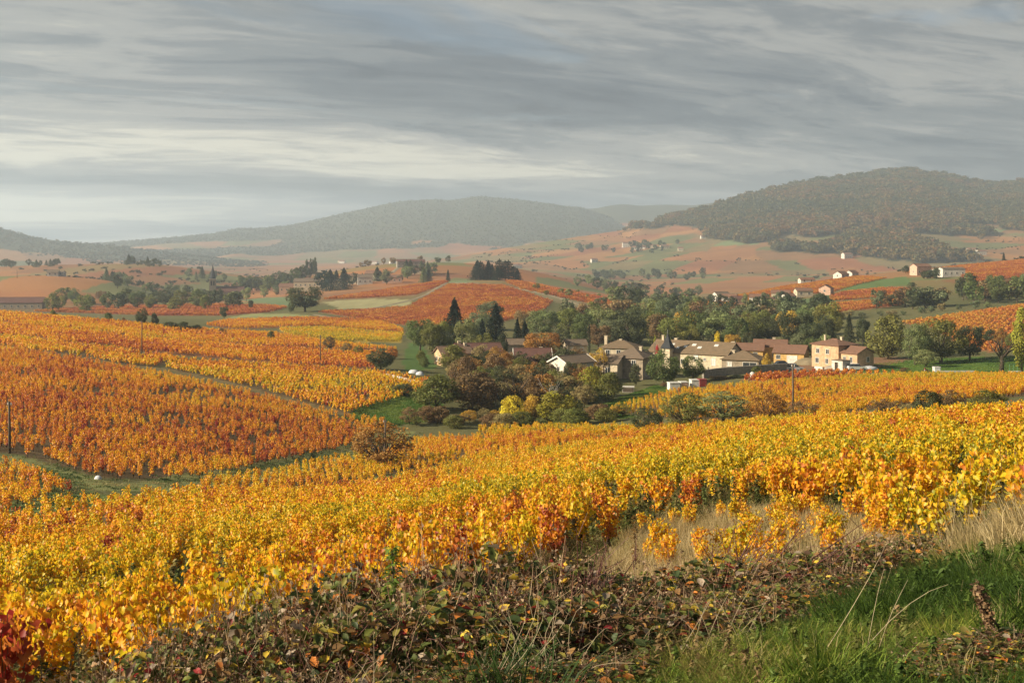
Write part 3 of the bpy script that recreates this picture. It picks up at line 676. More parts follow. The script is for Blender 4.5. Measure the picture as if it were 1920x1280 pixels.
def field_points(f, sx, sy, jit=0.16):
    pl = f.poly; d = np.exp(pl[:, 1]); X = (pl[:, 0]-CXP)/F*d
    # rows turned by rowdir
    c, s = math.cos(f.rowdir), math.sin(f.rowdir); U = X*c+d*s; V = -X*s+d*c
    gu, gv = np.meshgrid(np.arange(U.min(), U.max(), sx), np.arange(V.min(), V.max(), sy)); gu = gu.ravel(); gv = gv.ravel()
    gu = gu+rng.normal(0, jit*sx, gu.shape); gv = gv+rng.normal(0, jit*sy*.6, gv.shape)
    x = gu*c-gv*s; y = gu*s+gv*c; k = y > 2; x = x[k]; y = y[k]
    px = CXP+x*F/y; l = np.log(y); m = f.has(px, l); return x[m], y[m], px[m]
def field_tint(f, x, y):
    a = vnoise(x, y, 1/14.0, 31, 3); b = vnoise(x, y, 1/3.5, 33, 2)
    c = vnoise(x, y, 1/38.0, 35, 2)
    t = f.tint+(a-.5)*.42+(b-.5)*.26+(c-.5)*.22+rng.normal(0, .06, x.shape)
    red = rng.random(x.shape) < f.red*0.22*np.clip((a-.35)*4, 0.1, 2); t = np.where(red, t+rng.uniform(.15, .42, x.shape), t)
    g = rng.random(x.shape) < 0.02; t = np.where(g, t-.15, t)
    return np.clip(t, .12, 1.0)
LAB = {'A': 'golden and orange grapevines covering the near hillside vineyard', 'B': 'yellow orange vines in the small plot between grass tracks', 'C': 'dense orange vines of the broad plot on the left slope', 'G': 'amber vine rows along the top of the orange plot',
       'C2': 'reddish vines in the corner plot below the grass track', 'D': 'golden vines of the plot running down to the hamlet hedge', 'E': 'red and rust vine rows under the line of shrubs', 'F': 'brownish vine rows on the crest of the left slope', 'Y': 'bright yellow vine plot on the valley floor',
       'I': 'rust red vine plot beside the pale meadow', 'Mred': 'crimson vine strip below the two storey house', 'M': 'golden vines of the plot below the stone hamlet', 'N': 'orange vine slope behind the willow trees', 'J': 'reddish vine plot in front of the church wood',
       'K1': 'red vine plot on the left flank of the knoll', 'K3': 'large rust red vine plot on the face of the knoll', 'K4': 'red vine plot right of the cedar clump on the knoll', 'Q1': 'orange vine slope below the far road', 'Q2': 'red vine plot beside the far villas', 'Q3': 'orange vine strip above the wooded belt', 'Q4': 'russet vine slope under the far farmhouse'}
NEARV = []
for f in FIELDS:
    if f.lod == 'near':
        x, y, px = field_points(f, 0.88, 1.12); keep = (px > -260) & (px < 2180); x, y, px = x[keep], y[keep], px[keep]
        gap = vnoise(x, y, 1/5.0, 77, 3); keep = rng.random(len(x)) > np.where(gap > .60, .75, .05); x, y, px = x[keep], y[keep], px[keep]
        t = field_tint(f, x, y)-np.clip((px-1100)/900, -.25, .9)*.05+np.clip((500-px)/500, 0, 1)*.05
        z = gxy(x, y); hs = rng.uniform(.82, 1.16, len(x)); NV = np.stack([x, y, z, px, t, hs], -1)
        # vines of the straw slope: scattered, thin
        m = 90; sx = rng.uniform(2.2, 8.5, m); sy = rng.uniform(12.5, 25, m); spx = CXP+sx*F/sy; ok = inside(STRAW_P, spx, np.log(sy)); sx, sy, spx = sx[ok], sy[ok], spx[ok]
        NV = np.concatenate([NV, np.stack([sx, sy, gxy(sx, sy), spx, rng.normal(.3, .06, len(sx)), rng.uniform(.35, .65, len(sx))], -1)])
        NV = NV[np.argsort(np.hypot(NV[:, 0], NV[:, 1]))]
        vis = (NV[:, 3] > -25) & (NV[:, 3] < 1945) & (HY-(NV[:, 2]+1.0*NV[:, 5])*F/NV[:, 1] < 1290)
        order = np.where(vis)[0][:300]; mask = np.zeros(len(NV), bool); mask[order] = True
        NEARV = NV[mask]; rest = NV[~mask]
        dd = rest[:, 1]
        for nm, lo_, hi_, coll, k, lab in (('vineyard', 0, 48, C_HI, 7, 'golden and orange vines of the near slope around the single vines'), ('vineyard', 48, 400, C_MID, 6, 'golden and orange vines covering the lower part of the near hillside')):
            q = rest[(dd >= lo_) & (dd < hi_)]; n = len(q)
            scatter(nm, q[:, :3], np.stack([rng.normal(0, .07, n), rng.normal(0, .07, n), rng.uniform(0, 6.28, n)], -1), np.stack([q[:, 5]*rng.uniform(.9, 1.2, n), q[:, 5]*rng.uniform(.9, 1.2, n), q[:, 5]], -1), rng.integers(0, k, n), coll, tint=q[:, 4], label=lab, cat='vines')
            print('vines', nm, n)
        continue
    if f.lod == 'mid':
        dm = np.exp(f.poly[:, 1].mean()); near = dm < 190
        x, y, px = field_points(f, 0.82, 1.5, .10) if near else field_points(f, 0.85, 1.6, .10)
        keep = (px > -60) & (px < 1980); x, y, px = x[keep], y[keep], px[keep]
        gap = vnoise(x, y, 1/6.0, 78, 3); keep = rng.random(len(x)) > np.where(gap > .62, .5, .06); x, y = x[keep], y[keep]
        t = field_tint(f, x, y); n = len(x); hs = rng.uniform(.8, 1.15, n)
        coll = C_MID if near else C_FAR
        scatter('vineyard', np.stack([x, y, gxy(x, y)], -1), np.stack([rng.normal(0, .07, n), rng.normal(0, .07, n), rng.uniform(0, 6.28, n)], -1), np.stack([hs, hs, hs], -1), rng.integers(0, 6, n), coll, tint=t, label=LAB[f.name], cat='vines')
    else:
        x, y, px = field_points(f, 3.2, 2.2, .05); keep = (px > -60) & (px < 1980); x, y = x[keep], y[keep]; n = len(x)
        t = field_tint(f, x, y)*.9+f.tint*.1-.03; hs = rng.uniform(.8, 1.15, n)
        scatter('vineyard', np.stack([x, y, gxy(x, y)], -1), np.stack([np.zeros(n), np.zeros(n), np.full(n, f.rowdir)+rng.normal(0, .05, n)], -1), np.stack([hs, hs, hs], -1), rng.integers(0, 6, n), C_SEG, tint=t, label=LAB[f.name], cat='vines')
    print('vines', f.name, n)

# the nearest vines one by one
def tint_class(t):
    if t < .20: return 'green tinged yellow grapevine in the near vineyard', 'greenish yellow vines of the near slope'
    if t < .36: return 'golden yellow grapevine in the near vineyard', 'golden vines of the near slope'
    if t < .52: return 'orange leaved grapevine in the near vineyard', 'orange vines of the near slope'
    return 'red leaved grapevine among the golden vines of the near vineyard', 'red vines of the near slope'
LEAFM = []
for s in range(5):
    r = np.random.default_rng(900+s)
    LEAFM.append(Bag().add(np.zeros((1, 3)), np.array([[0, 0, 1.]]), np.array([[0, 1., 0]]), 1.0, np.array([s/4.0]), r.uniform(.12, .34), 'vine').mesh('vine_leaf', M['vine']))
def frame(nrm, tip):
    n = unit(nrm); t = unit(tip-(tip@n)*n); return Matrix(((np.cross(t, n)[0], t[0], n[0]), (np.cross(t, n)[1], t[1], n[1]), (np.cross(t, n)[2], t[2], n[2]))).to_4x4()
for i, (x, y, z, px, t, hs) in enumerate(NEARV):
    k = random.randrange(7); fo, tr, cn, lay = HI[k]; lab, grp = tint_class(t)
    e = empty('grapevine', (x, y, z), random.uniform(0, 6.28), scale=(hs*random.uniform(.9, 1.2), hs*random.uniform(.9, 1.2), hs)); tag(e, lab, 'grapevine', grp)
    for nm, me in (('foliage', fo), ('trunk', tr), ('canes', cn)):
        o = link(nm, me, e); o['tint'] = float(t)
        if nm != 'trunk': o['kind'] = 'stuff'
    if i < 26:                                              # leaves large enough to tell apart
        P, nr, tp, sz = lay; pick = np.argsort(-(P[:, 2]+rng.uniform(0, .5, len(P))))[:26]
        for j in pick:
            o = link('leaf', random.choice(LEAFM), e); o['tint'] = float(t+random.uniform(-.06, .06))
            q = P[j]+unit(nr[j:j+1])[0]*.035+rng.normal(0, .012, 3)
            o.matrix_local = Matrix.Translation(q) @ frame(nr[j], tp[j]) @ Matrix.Scale(sz[j]*1.1, 4)

# ------------------------------------------------------------------ woods on the far hill
def blob_tree(seed, n=90, h=1.0):
    r = np.random.default_rng(seed); k = 9; cs = np.stack([r.normal(0, .2, k), r.normal(0, .2, k), r.uniform(.4, .85, k)], -1)
    ci = r.integers(0, k, n); dv = unit(r.normal(size=(n, 3))); P = cs[ci]+dv*r.uniform(.1, .24, n)[:, None]
    return Bag().add(P, dv+r.normal(0, .4, (n, 3)), rdir(n), r.uniform(.15, .26, n), r.random(n), .2, 'quad').mesh('wood_tree', M['stuff'])
C_WOOD = proto('proto_wood_tree', [blob_tree(500+i) for i in range(6)])
def hill_wood():
    P, PY, X, D, Z, T = HILL; pts = []
    nr, nc = P.shape; N = 60000
    a = rng.uniform(0, nr-1.01, N); b = rng.uniform(0, nc-1.01, N); ai = a.astype(int); bi = b.astype(int); fa = a-ai; fb = b-bi
    def bl(A): return (A[ai, bi]*(1-fb)+A[ai, bi+1]*fb)*(1-fa)+(A[ai+1, bi]*(1-fb)+A[ai+1, bi+1]*fb)*fa
    x, d, z, py, px, t = bl(X), bl(D), bl(Z), bl(PY), bl(P), bl(T)
    m = in_woods(px, py) & (px < 2050) & (t < 1.03); x, d, z = x[m], d[m], z[m]; n = len(x); print('hill trees', n)
    a = vnoise(x, d, 1/150.0, 91, 3); b = rng.random(n)
    pal = np.array([(0.070, 0.078, 0.032), (0.095, 0.090, 0.034), (0.15, 0.105, 0.036), (0.18, 0.095, 0.036), (0.045, 0.056, 0.028)])
    ic = pal[np.clip((a*4+b*2.2-1.2).astype(int), 0, 4)]
    h = rng.uniform(11, 21, n); w = h*rng.uniform(.8, 1.25, n)
    scatter('hill_wood', np.stack([x, d, z-1.5], -1), np.stack([np.zeros(n), np.zeros(n), rng.uniform(0, 6.28, n)], -1), np.stack([w, w, h], -1), rng.integers(0, 6, n), C_WOOD, icol=ic, label='autumn woods of green and brown trees covering the big hill', cat='wood')
hill_wood()

def far_wood(H, name, label, N, mask, h0, h1, pal, px0=-40, px1=1960):
    P, PY, X, D, Z, T = H; nr, nc = P.shape
    a = rng.uniform(0, nr-1.01, N); b = rng.uniform(0, nc-1.01, N); ai = a.astype(int); bi = b.astype(int); fa = a-ai; fb = b-bi
    def bl(A): return (A[ai, bi]*(1-fb)+A[ai, bi+1]*fb)*(1-fa)+(A[ai+1, bi]*(1-fb)+A[ai+1, bi+1]*fb)*fa
    x, d, z, py, px, t = bl(X), bl(D), bl(Z), bl(PY), bl(P), bl(T)
    m = mask(px, py, x, d, t) & (px > px0) & (px < px1) & (t < 1.03); x, d, z = x[m], d[m], z[m]; n = len(x); print(name, n)
    h = rng.uniform(h0, h1, n); w = h*rng.uniform(.8, 1.4, n); pal = np.array(pal)
    scatter(name, np.stack([x, d, z-1.5], -1), np.stack([np.zeros(n), np.zeros(n), rng.uniform(0, 6.28, n)], -1), np.stack([w, w, h], -1), rng.integers(0, 6, n), C_WOOD, icol=pal[rng.integers(0, len(pal), n)], label=label, cat='wood')
DW = [(0.050, 0.060, 0.028), (0.065, 0.065, 0.03), (0.09, 0.07, 0.03), (0.04, 0.05, 0.026)]
def plot_edge(x, d, a, b, seed):
    k = plots(x, d, a, b, seed); return (plots(x+9, d, a, b, seed) != k) | (plots(x, d+11, a, b, seed) != k)
far_wood(MIDH, 'mountain_wood', 'woods covering the upper slopes of the long hazy mountain', 45000, lambda px, py, x, d, t: MIDW(x, d, t) & (t > .12), 4, 8, DW)
far_wood(LEFTH, 'ridge_wood', 'woods on the dark ridge sinking into the valley mist', 9000, lambda px, py, x, d, t: (t > .35) & (vnoise(x, d, 1/300., 5, 3)+t*.4 > .62), 4, 8, DW)
far_wood(HILL, 'hedges', 'lines of hedges and scattered bushes between the hill vineyards', 30000, lambda px, py, x, d, t: ~in_woods(px, py) & plot_edge(x, d, 78., 161., 21) & (vnoise(x, d, 1/120., 15, 2) > .56), 1.8, 4.5, DW)
def valley_hedges():
    n = 9000; d = rng.uniform(900, 2500, n); px = rng.uniform(-40, 1960, n); x = (px-CXP)/F*d; m = plot_edge(x, d, 70., 150., 11) & (vnoise(x, d, 1/150., 16, 2) > .55); x, d = x[m], d[m]; n = len(x); h = rng.uniform(1.8, 5, n); print('valley hedges', n)
    scatter('hedges', np.stack([x, d, gxy(x, d)-.4], -1), np.stack([np.zeros(n), np.zeros(n), rng.uniform(0, 6.28, n)], -1), np.stack([h*1.3, h*1.3, h], -1), rng.integers(0, 6, n), C_WOOD, icol=np.array(DW)[rng.integers(0, 4, n)], label='thin hedges and bushes dotted over the misty valley floor', cat='hedges')
valley_hedges()
# ------------------------------------------------------------------ trees and shrubs (unit height, unit width; scaled per tree)
def crown_lobes(seed, n, nl, rx, z0, z1, lobe=(.10, .19), leaf=.03, top=0.0, shape='quad', hole=0.0, skirt=.55):
    r = np.random.default_rng(seed); zc, hz = (z0+z1)/2, (z1-z0)/2
    dv = unit(r.normal(size=(nl, 3))); rad = r.uniform(.45, 1.0, nl)**.6
    lr = r.uniform(*lobe, nl)
    C = dv*rad[:, None]*np.array([rx, rx, hz])*.78; C[:, 2] += zc
    taper = 1-top*np.clip((C[:, 2]-z0)/(z1-z0), 0, 1); C[:, :2] *= taper[:, None]
    C[:, :2] *= np.where(C[:, 2] < zc-hz*.55, skirt+.35, 1)[:, None]
    w = lr**2; ci = r.choice(nl, n, p=w/w.sum()); d2 = unit(r.normal(size=(n, 3))+unit(C[ci]-np.array([0, 0, zc]))*.7)
    P = C[ci]+d2*(lr[ci]*r.uniform(.55, 1.12, n))[:, None]*np.array([1, 1, .85])
    lr_ = r.random(nl); lv = np.clip(.5*r.random(n)+.5*lr_[ci], 0, 1)
    if hole:
        k = vnoise(P[:, 0]*9+P[:, 1]*5, P[:, 2]*9, 1, seed, 2) > hole; P, d2, lv = P[k], d2[k], lv[k]
    P[:, 2] = np.maximum(P[:, 2], .01)
    n = len(P)
    return Bag().add(P, d2+r.normal(0, .55, (n, 3)), rdir(n, -.3), leaf*r.uniform(.6, 1.35, n), lv, .2, shape), C, lr
def limbs(seed, C, z0, trunk_r, hfork, nbr=9, mat=None, lean=.02):
    r = random.Random(seed); b = MB(); f = (r.uniform(-lean, lean), r.uniform(-lean, lean), hfork)
    b.tube([(0, 0, -.05), (f[0]*.4, f[1]*.4, hfork*.45), f], [trunk_r*1.25, trunk_r, trunk_r*.8], 7)
    idx = sorted(range(len(C)), key=lambda i: r.random())[:nbr]
    for i in idx:
        c = Vector(C[i]); s = Vector(f)*r.uniform(.75, 1.0); m = (s+c)/2+Vector((r.uniform(-.05, .05), r.uniform(-.05, .05), -.04))
        b.tube([s, m, c], [trunk_r*.55, trunk_r*.34, trunk_r*.1], 5)
    return b
KIND = {}
def addkind(k, bag, limb, bark='bark'): KIND.setdefault(k, []).append((bag.mesh(k+'_crown', M['tree']), limb.mesh(k+'_trunk', M[bark], True)))
for s in range(5):
    b, C, lr = crown_lobes(600+s, 4600, 50, .48, .08, .99, (.09, .17), .036); addkind('round', b, limbs(s, C, .16, .026, .26, 12))
    b, C, lr = crown_lobes(620+s, 3600, 40, .47, .0, .98, (.10, .19), .042, top=.25, skirt=.75); addkind('shrub', b, limbs(s+9, C, 0, .016, .12, 12))
    b, C, lr = crown_lobes(640+s, 900, 22, .45, .10, .99, (.12, .22), .075); addkind('far', b, limbs(s+19, C, .1, .028, .2, 5))
for s in range(3):
    b, C, lr = crown_lobes(660+s, 3800, 64, .48, .06, .98, (.07, .12), .031, hole=.30); addkind('sparse', b, limbs(s+29, C, .1, .020, .2, 46))
    b, C, lr = crown_lobes(680+s, 3600, 34, .26, .04, .99, (.08, .14), .034, top=.45); addkind('poplar', b, limbs(s+39, C, .05, .022, .2, 10))
    b, C, lr = crown_lobes(690+s, 4600, 60, .47, .02, .97, (.09, .16), .046, shape='blade', hole=.12, skirt=.8); addkind('willow', b, limbs(s+49, C, .05, .03, .22, 14))
def conifer(seed, n, tiers, rx, prof, droop, leaf, flat=.25, z0=.06):
    r = np.random.default_rng(seed); P = []; Dn = []; T = []; L = []
    for i in range(tiers):
        z = z0+(1-z0)*(i/tiers)**.95; R_ = rx*prof(z)*r.uniform(.82, 1.12); nb = max(4, int(11*prof(z))+3)
        for j in range(nb):
            a = 2*math.pi*(j+r.uniform(-.3, .3))/nb+i; ln = R_*r.uniform(.75, 1.08); m = max(4, int(n/tiers/nb)); u = r.uniform(.12, 1, m)
            o = np.array([math.cos(a), math.sin(a), 0]); s = np.array([-math.sin(a), math.cos(a), 0]); q = r.normal(0, .13, m)*(1.05-u*.6)*R_
            p = o*(u*ln)[:, None]+s*q[:, None]; p[:, 2] = z-droop*u*ln+r.normal(0, .011, m); P.append(p)
            Dn.append(np.tile([0, 0, 1.0], (m, 1))*flat+o*.3+r.normal(0, .35, (m, 3))); T.append(np.tile(o, (m, 1))+s*(q*4)[:, None]+np.array([0, 0, -.4])); L.append(np.full(m, r.random())*.5+.5*r.random(m))
    P = np.concatenate(P); tipz = np.stack([r.normal(0, .008, 30), r.normal(0, .008, 30), r.uniform(.93, 1.02, 30)], -1)
    bag = Bag().add(P, np.concatenate(Dn), np.concatenate(T), leaf*r.uniform(.7, 1.3, len(P)), np.concatenate(L), .15, 'blade')
    bag.add(tipz, rdir(30), np.tile([0, 0, 1.], (30, 1)), leaf, r.random(30), .1, 'blade')
    tr = MB().tube([(0, 0, -.04), (0, 0, .5), (0, 0, .97)], [.028, .016, .003], 6)
    return bag, tr
for s in range(2):
    addkind('spruce', *conifer(700+s, 3600, 24, .46, lambda z: (1-z)**.85+.02, .35, .05))
    addkind('cypress', *conifer(710+s, 2600, 26, .42, lambda z: min(1, z*5)*(1-z**3)*.95+.05, -.8, .045))
    addkind('cedar', *conifer(720+s, 3600, 11, .48, lambda z: (min(1, z*2.2)*(1-z**2.4)+.1), .05, .055, 1.2, .18))
    addkind('fir', *conifer(730+s, 3000, 20, .48, lambda z: (1-z**1.5)*.95+.04, .25, .055))

PAL = {'olive': (0.115, 0.118, 0.030), 'dark': (0.052, 0.060, 0.026), 'green': (0.082, 0.100, 0.032), 'yg': (0.24, 0.22, 0.030), 'yellow': (0.48, 0.36, 0.030), 'rust': (0.22, 0.115, 0.030), 'brown': (0.145, 0.095, 0.045),
       'grey': (0.105, 0.120, 0.060), 'con': (0.020, 0.033, 0.020), 'gold': (0.34, 0.22, 0.035), 'sage': (0.15, 0.165, 0.065), 'orange': (0.36, 0.15, 0.03), 'red': (0.40, 0.02, 0.04), 'tan': (0.21, 0.165, 0.07)}
NTREE = [0]
def tree(px, top, w, d, kind, col, label, cat='tree', group=None, name=None, minh=None):
    p = pos(px, d); base = HY-p.z*F/d
    h = max((base-top)*d/F, minh or 0.8); wd = w*d/F; k = random.choice(KIND[kind]); NTREE[0] += 1
    e = empty(name or ('shrub' if cat == 'shrub' else 'conifer_tree' if kind in ('spruce', 'cypress', 'cedar', 'fir') else 'broadleaf_tree'), (p.x, p.y, p.z-.05), random.uniform(0, 6.28), scale=(wd, wd, h))
    c = link('crown', k[0], e); q = PAL[col]; v = random.uniform(1.25, 1.8) if col != 'con' else 1.1; c.color = (q[0]*v*random.uniform(.92, 1.08), q[1]*v, q[2]*v, 1); link('trunk', k[1], e)
    tag(e, label, cat, group); return e
# --- trees one can point at
TREES = [
 (852, 560, 92, 312, 'spruce', 'con', 'tall pointed dark spruce rising behind the peach gabled house'), (929, 571, 84, 302, 'spruce', 'con', 'broad dark fir behind the brown roofed house'),
 (904, 597, 36, 300, 'fir', 'con', 'slim dark conifer beside the broad fir'), (970, 597, 36, 300, 'fir', 'con', 'narrow dark conifer beside the grey roofed shed'), (984, 602, 44, 300, 'fir', 'con', 'bushy dark conifer leaning on the narrow one by the shed'),
 (1105, 609, 10, 272, 'cypress', 'con', 'slender column cypress between the cream houses'),
 (788, 590, 62, 296, 'round', 'green', 'rounded green tree at the left end of the hamlet wood'), (810, 602, 48, 285, 'round', 'olive', 'olive tree in front of the rounded green tree'), (832, 600, 52, 288, 'round', 'olive', 'olive brown tree left of the spruce'),
 (872, 597, 56, 278, 'round', 'sage', 'pale olive round tree over the brown roof'), (905, 622, 42, 272, 'round', 'olive', 'low olive tree over the brown roof ridge'), (940, 621, 30, 264, 'shrub', 'dark', 'dark bush at the right end of the brown roof'),
 (918, 563, 66, 400, 'round', 'grey', 'large grey green tree behind the broad fir'), (893, 580, 54, 365, 'round', 'grey', 'grey green tree between the spruce and the fir'), (985, 575, 54, 385, 'round', 'tan', 'pale brown tree above the two dark conifers'),
 (1020, 577, 66, 362, 'round', 'sage', 'sage green tree behind the russet tree'), (1066, 574, 56, 372, 'round', 'olive', 'olive tree right of the sage tree'), (1018, 616, 80, 274, 'round', 'rust', 'wide russet tree over the maroon roof'),
 (1056, 610, 38, 302, 'round', 'dark', 'dark tree behind the small cream house'), (1085, 602, 42, 325, 'round', 'green', 'green tree left of the column cypress'), (1122, 602, 52, 332, 'round', 'brown', 'brown tree right of the column cypress'),
 (1182, 579, 80, 332, 'round', 'dark', 'large dark green tree behind the hipped house'), (1222, 582, 54, 352, 'round', 'olive', 'olive tree beside the large dark green tree'), (1127, 556, 30, 545, 'far', 'grey', 'small tree on the lower flank of the knoll'),
 (714, 650, 62, 228, 'round', 'dark', 'dark orchard tree by the allotment fence'), (756, 718, 52, 192, 'shrub', 'dark', 'dark rounded bush alone on the green meadow'),
 (1192, 680, 27, 226, 'round', 'dark', 'clipped dark tree beside the pale wooden crate'), (1244, 654, 76, 224, 'round', 'green', 'bright green tree before the turreted long house'), (1300, 661, 50, 228, 'round', 'green', 'green tree against the long house wall'),
 (1665, 582, 92, 292, 'shrub', 'olive', 'tall dark olive tree behind the two storey house'), (1764, 586, 105, 276, 'willow', 'olive', 'great olive willow on the lawn'), (1716, 600, 66, 272, 'willow', 'sage', 'pale willow left of the great willow'),
 (1818, 602, 64, 282, 'willow', 'dark', 'dark green willow right of the great willow'), (1736, 652, 56, 264, 'willow', 'sage', 'low willow bush at the foot of the great willow'),
 (1592, 587, 38, 322, 'fir', 'dark', 'pointed dark green tree behind the two storey house'), (1618, 592, 32, 330, 'round', 'dark', 'dark tree next to the pointed tree behind the house'), (1549, 591, 36, 330, 'round', 'dark', 'dark tree with orange tinges over the hip roofs'),
 (1520, 597, 50, 325, 'round', 'dark', 'broad dark tree behind the ochre house'), (1500, 621, 40, 298, 'round', 'grey', 'round grey green bush behind the ochre house gable'), (1522, 630, 34, 292, 'round', 'green', 'round green bush left of the two storey house'), (1549, 624, 34, 300, 'round', 'sage', 'pale round bush over the two storey house wall'),
 (1916, 572, 80, 238, 'poplar', 'yg', 'tall yellow green tree beside the green frame'), (1345, 616, 28, 330, 'poplar', 'yellow', 'narrow yellow poplar above the long roof'), (1372, 622, 40, 320, 'round', 'gold', 'golden tree right of the yellow poplar'), (1290, 606, 54, 340, 'round', 'olive', 'olive tree above the long roof ridge'),
 (1404, 616, 34, 330, 'round', 'dark', 'dark green tree above the ochre house roof'), (1228, 622, 10, 300, 'poplar', 'yg', 'tiny yellow sapling behind the slate turret'),
 (572, 531, 78, 520, 'round', 'dark', 'big lone oak standing over the pale meadow'), (546, 562, 16, 515, 'shrub', 'green', 'small bush at the left foot of the lone oak'), (420, 571, 20, 470, 'round', 'dark', 'small dark tree at the edge of the pale meadow'), (470, 561, 12, 565, 'round', 'dark', 'small round tree in front of the church wood end'),
 (840, 505, 15, 742, 'spruce', 'con', 'single dark conifer on the crest of the knoll'), (1199, 541, 23, 600, 'round', 'dark', 'lone round tree on the right shoulder of the knoll'),
 (714, 784, 150, 121, 'sparse', 'rust', 'thin rust leaved tree beside the dark pole in the grass strip'),
 (1698, 497, 14, 770, 'far', 'dark', 'small dark tree on the far crest left of the farmhouse'), (1882, 473, 12, 930, 'spruce', 'con', 'single conifer on the far right crest'), (1709, 529, 20, 640, 'far', 'dark', 'dark tree below the far farmhouse'), (1874, 516, 24, 640, 'far', 'dark', 'dark round tree below the far right slope'),
]
for t in TREES: tree(*t)
# pollarded tree with a thick trunk at the right edge of the lawn
SHRUBS = [
 (818, 700, 112, 181, 'shrub', 'olive', 'broad olive bush at the meadow edge'), (886, 690, 118, 186, 'shrub', 'brown', 'wide brownish olive bush beside the broad olive one'), (960, 736, 58, 170, 'shrub', 'yellow', 'bright yellow bush in the hedge'), (998, 738, 50, 173, 'shrub', 'gold', 'golden bush right of the bright yellow one'),
 (1044, 730, 104, 172, 'shrub', 'yg', 'large yellow green bush in the hedge'), (1072, 742, 60, 178, 'shrub', 'green', 'green bush against the large yellow green one'), (1107, 680, 64, 206, 'shrub', 'yg', 'tall yellow green bush below the white building'), (1142, 692, 58, 201, 'shrub', 'olive', 'olive bush right of the tall yellow green one'),
 (1122, 650, 46, 240, 'round', 'gold', 'golden olive tree beside the hipped house'), (1070, 672, 32, 222, 'round', 'dark', 'dark leafy tree before the white gable'),
 (1212, 758, 78, 136, 'sparse', 'dark', 'thin dark bush at the edge of the golden plot'), (1284, 730, 116, 134, 'sparse', 'olive', 'tall feathery olive bush beyond the near vines'), (1356, 730, 136, 146, 'sparse', 'sage', 'wispy pale bush right of the feathery olive bush'),
 (1438, 726, 96, 126, 'sparse', 'rust', 'bare branched rust bush left of the pole'), (1506, 744, 78, 122, 'sparse', 'brown', 'dark brown bush right of the pole'),
 (1742, 724, 70, 80, 'shrub', 'dark', 'dark green bush between the two golden plots'), (1782, 726, 84, 82, 'sparse', 'brown', 'brown bush beside the dark green bush'), (1662, 744, 90, 92, 'sparse', 'brown', 'low brown scrub below the golden plot'), (1852, 724, 84, 78, 'sparse', 'olive', 'olive scrub right of the dark green bush'), (1700, 752, 50, 88, 'sparse', 'tan', 'low tan scrub beside the brown scrub'),
 (265, 576, 26, 318, 'round', 'dark', 'rounded dark tree behind the tall thin pole'), (290, 585, 18, 320, 'shrub', 'dark', 'small dark bush right of the rounded tree'), (203, 584, 19, 322, 'shrub', 'green', 'green round bush on the crest of the vine slope'), (319, 602, 36, 312, 'shrub', 'dark', 'left bush of the dark hedge on the vine slope'), (345, 602, 36, 312, 'shrub', 'dark', 'middle bush of the dark hedge on the vine slope'), (368, 607, 28, 312, 'shrub', 'dark', 'right bush of the dark hedge on the vine slope'),
 (417, 613, 20, 310, 'shrub', 'brown', 'small brown bush alone in the rusty vines'), (508, 619, 18, 306, 'shrub', 'green', 'small green bush near the yellow vine plot'), (100, 580, 16, 322, 'shrub', 'olive', 'little olive bush at the left crest'), (232, 594, 10, 318, 'shrub', 'brown', 'tiny brown bush between the crest bushes'),
 (618, 628, 32, 285, 'sparse', 'brown', 'greyish bush left end of the scrub line by the pole'), (650, 640, 28, 275, 'sparse', 'tan', 'second scrub bush along the vine terrace'), (672, 646, 26, 268, 'sparse', 'olive', 'olive scrub bush along the vine terrace'), (735, 648, 30, 262, 'shrub', 'orange', 'orange bush at the end of the vine terrace'),
 (1735, 694, 14, 246, 'shrub', 'brown', 'low brown weeds by the lane'), (1698, 689, 26, 246, 'shrub', 'brown', 'low brown bush on the lawn edge'), (1232, 645, 10, 268, 'shrub', 'red', 'bright crimson bush beside the hipped house'), (1243, 646, 10, 266, 'shrub', 'dark', 'small clipped dark bush by the slate turret'),
 (1418, 684, 22, 238, 'shrub', 'olive', 'olive bush hanging over the stone wall'), (1438, 660, 22, 250, 'shrub', 'gold', 'golden bush in front of the ochre house'), (1350, 704, 60, 230, 'shrub', 'brown', 'brown hedge bush under the stone wall'), (1385, 702, 40, 230, 'shrub', 'dark', 'dark hedge bush under the stone wall'), (1430, 700, 26, 230, 'shrub', 'rust', 'russet bush at the crimson vine strip'),
 (1245, 716, 18, 222, 'shrub', 'brown', 'dark brown bush beside the white boxes'), (790, 655, 26, 250, 'shrub', 'olive', 'round bush beside the garden lane'), (796, 668, 24, 240, 'shrub', 'green', 'green bush by the white tarpaulins'), (247, 905, 14, 100, 'shrub', 'gold', 'little golden weed bush by the grass track'), (586, 845, 22, 118, 'shrub', 'dark', 'small dark bush among the amber vines'),
]
for t in SHRUBS: tree(*t[:7], cat='shrub' if t[4] in ('shrub', 'sparse') else 'tree')
def belt(n, p0, p1, d0, d1, h0, h1, kinds, cols, label, group, wr=(.75, 1.2), rowf=None, name=None, cat='tree'):
    for i in range(n):
        t = (i+random.uniform(-.3, .3)+.5)/n; px = p0+(p1-p0)*t; d = random.uniform(d0, d1) if rowf is None else rowf(px)*random.uniform(.97, 1.03)
        h = random.uniform(h0, h1); base = float(gpy(px, d)); w = h*random.uniform(*wr)*F/d
        tree(px, base-h*F/d, w, d, random.choice(kinds), random.choice(cols), label, cat=cat, group=group, name=name)
belt(30, 1090, 1560, 330, 400, 8, 12.5, ['round'], ['olive', 'dark', 'green', 'brown', 'sage', 'grey', 'gold'], 'mixed broadleaf tree in the wooded belt behind the hamlet', 'trees of the wooded belt behind the hamlet')
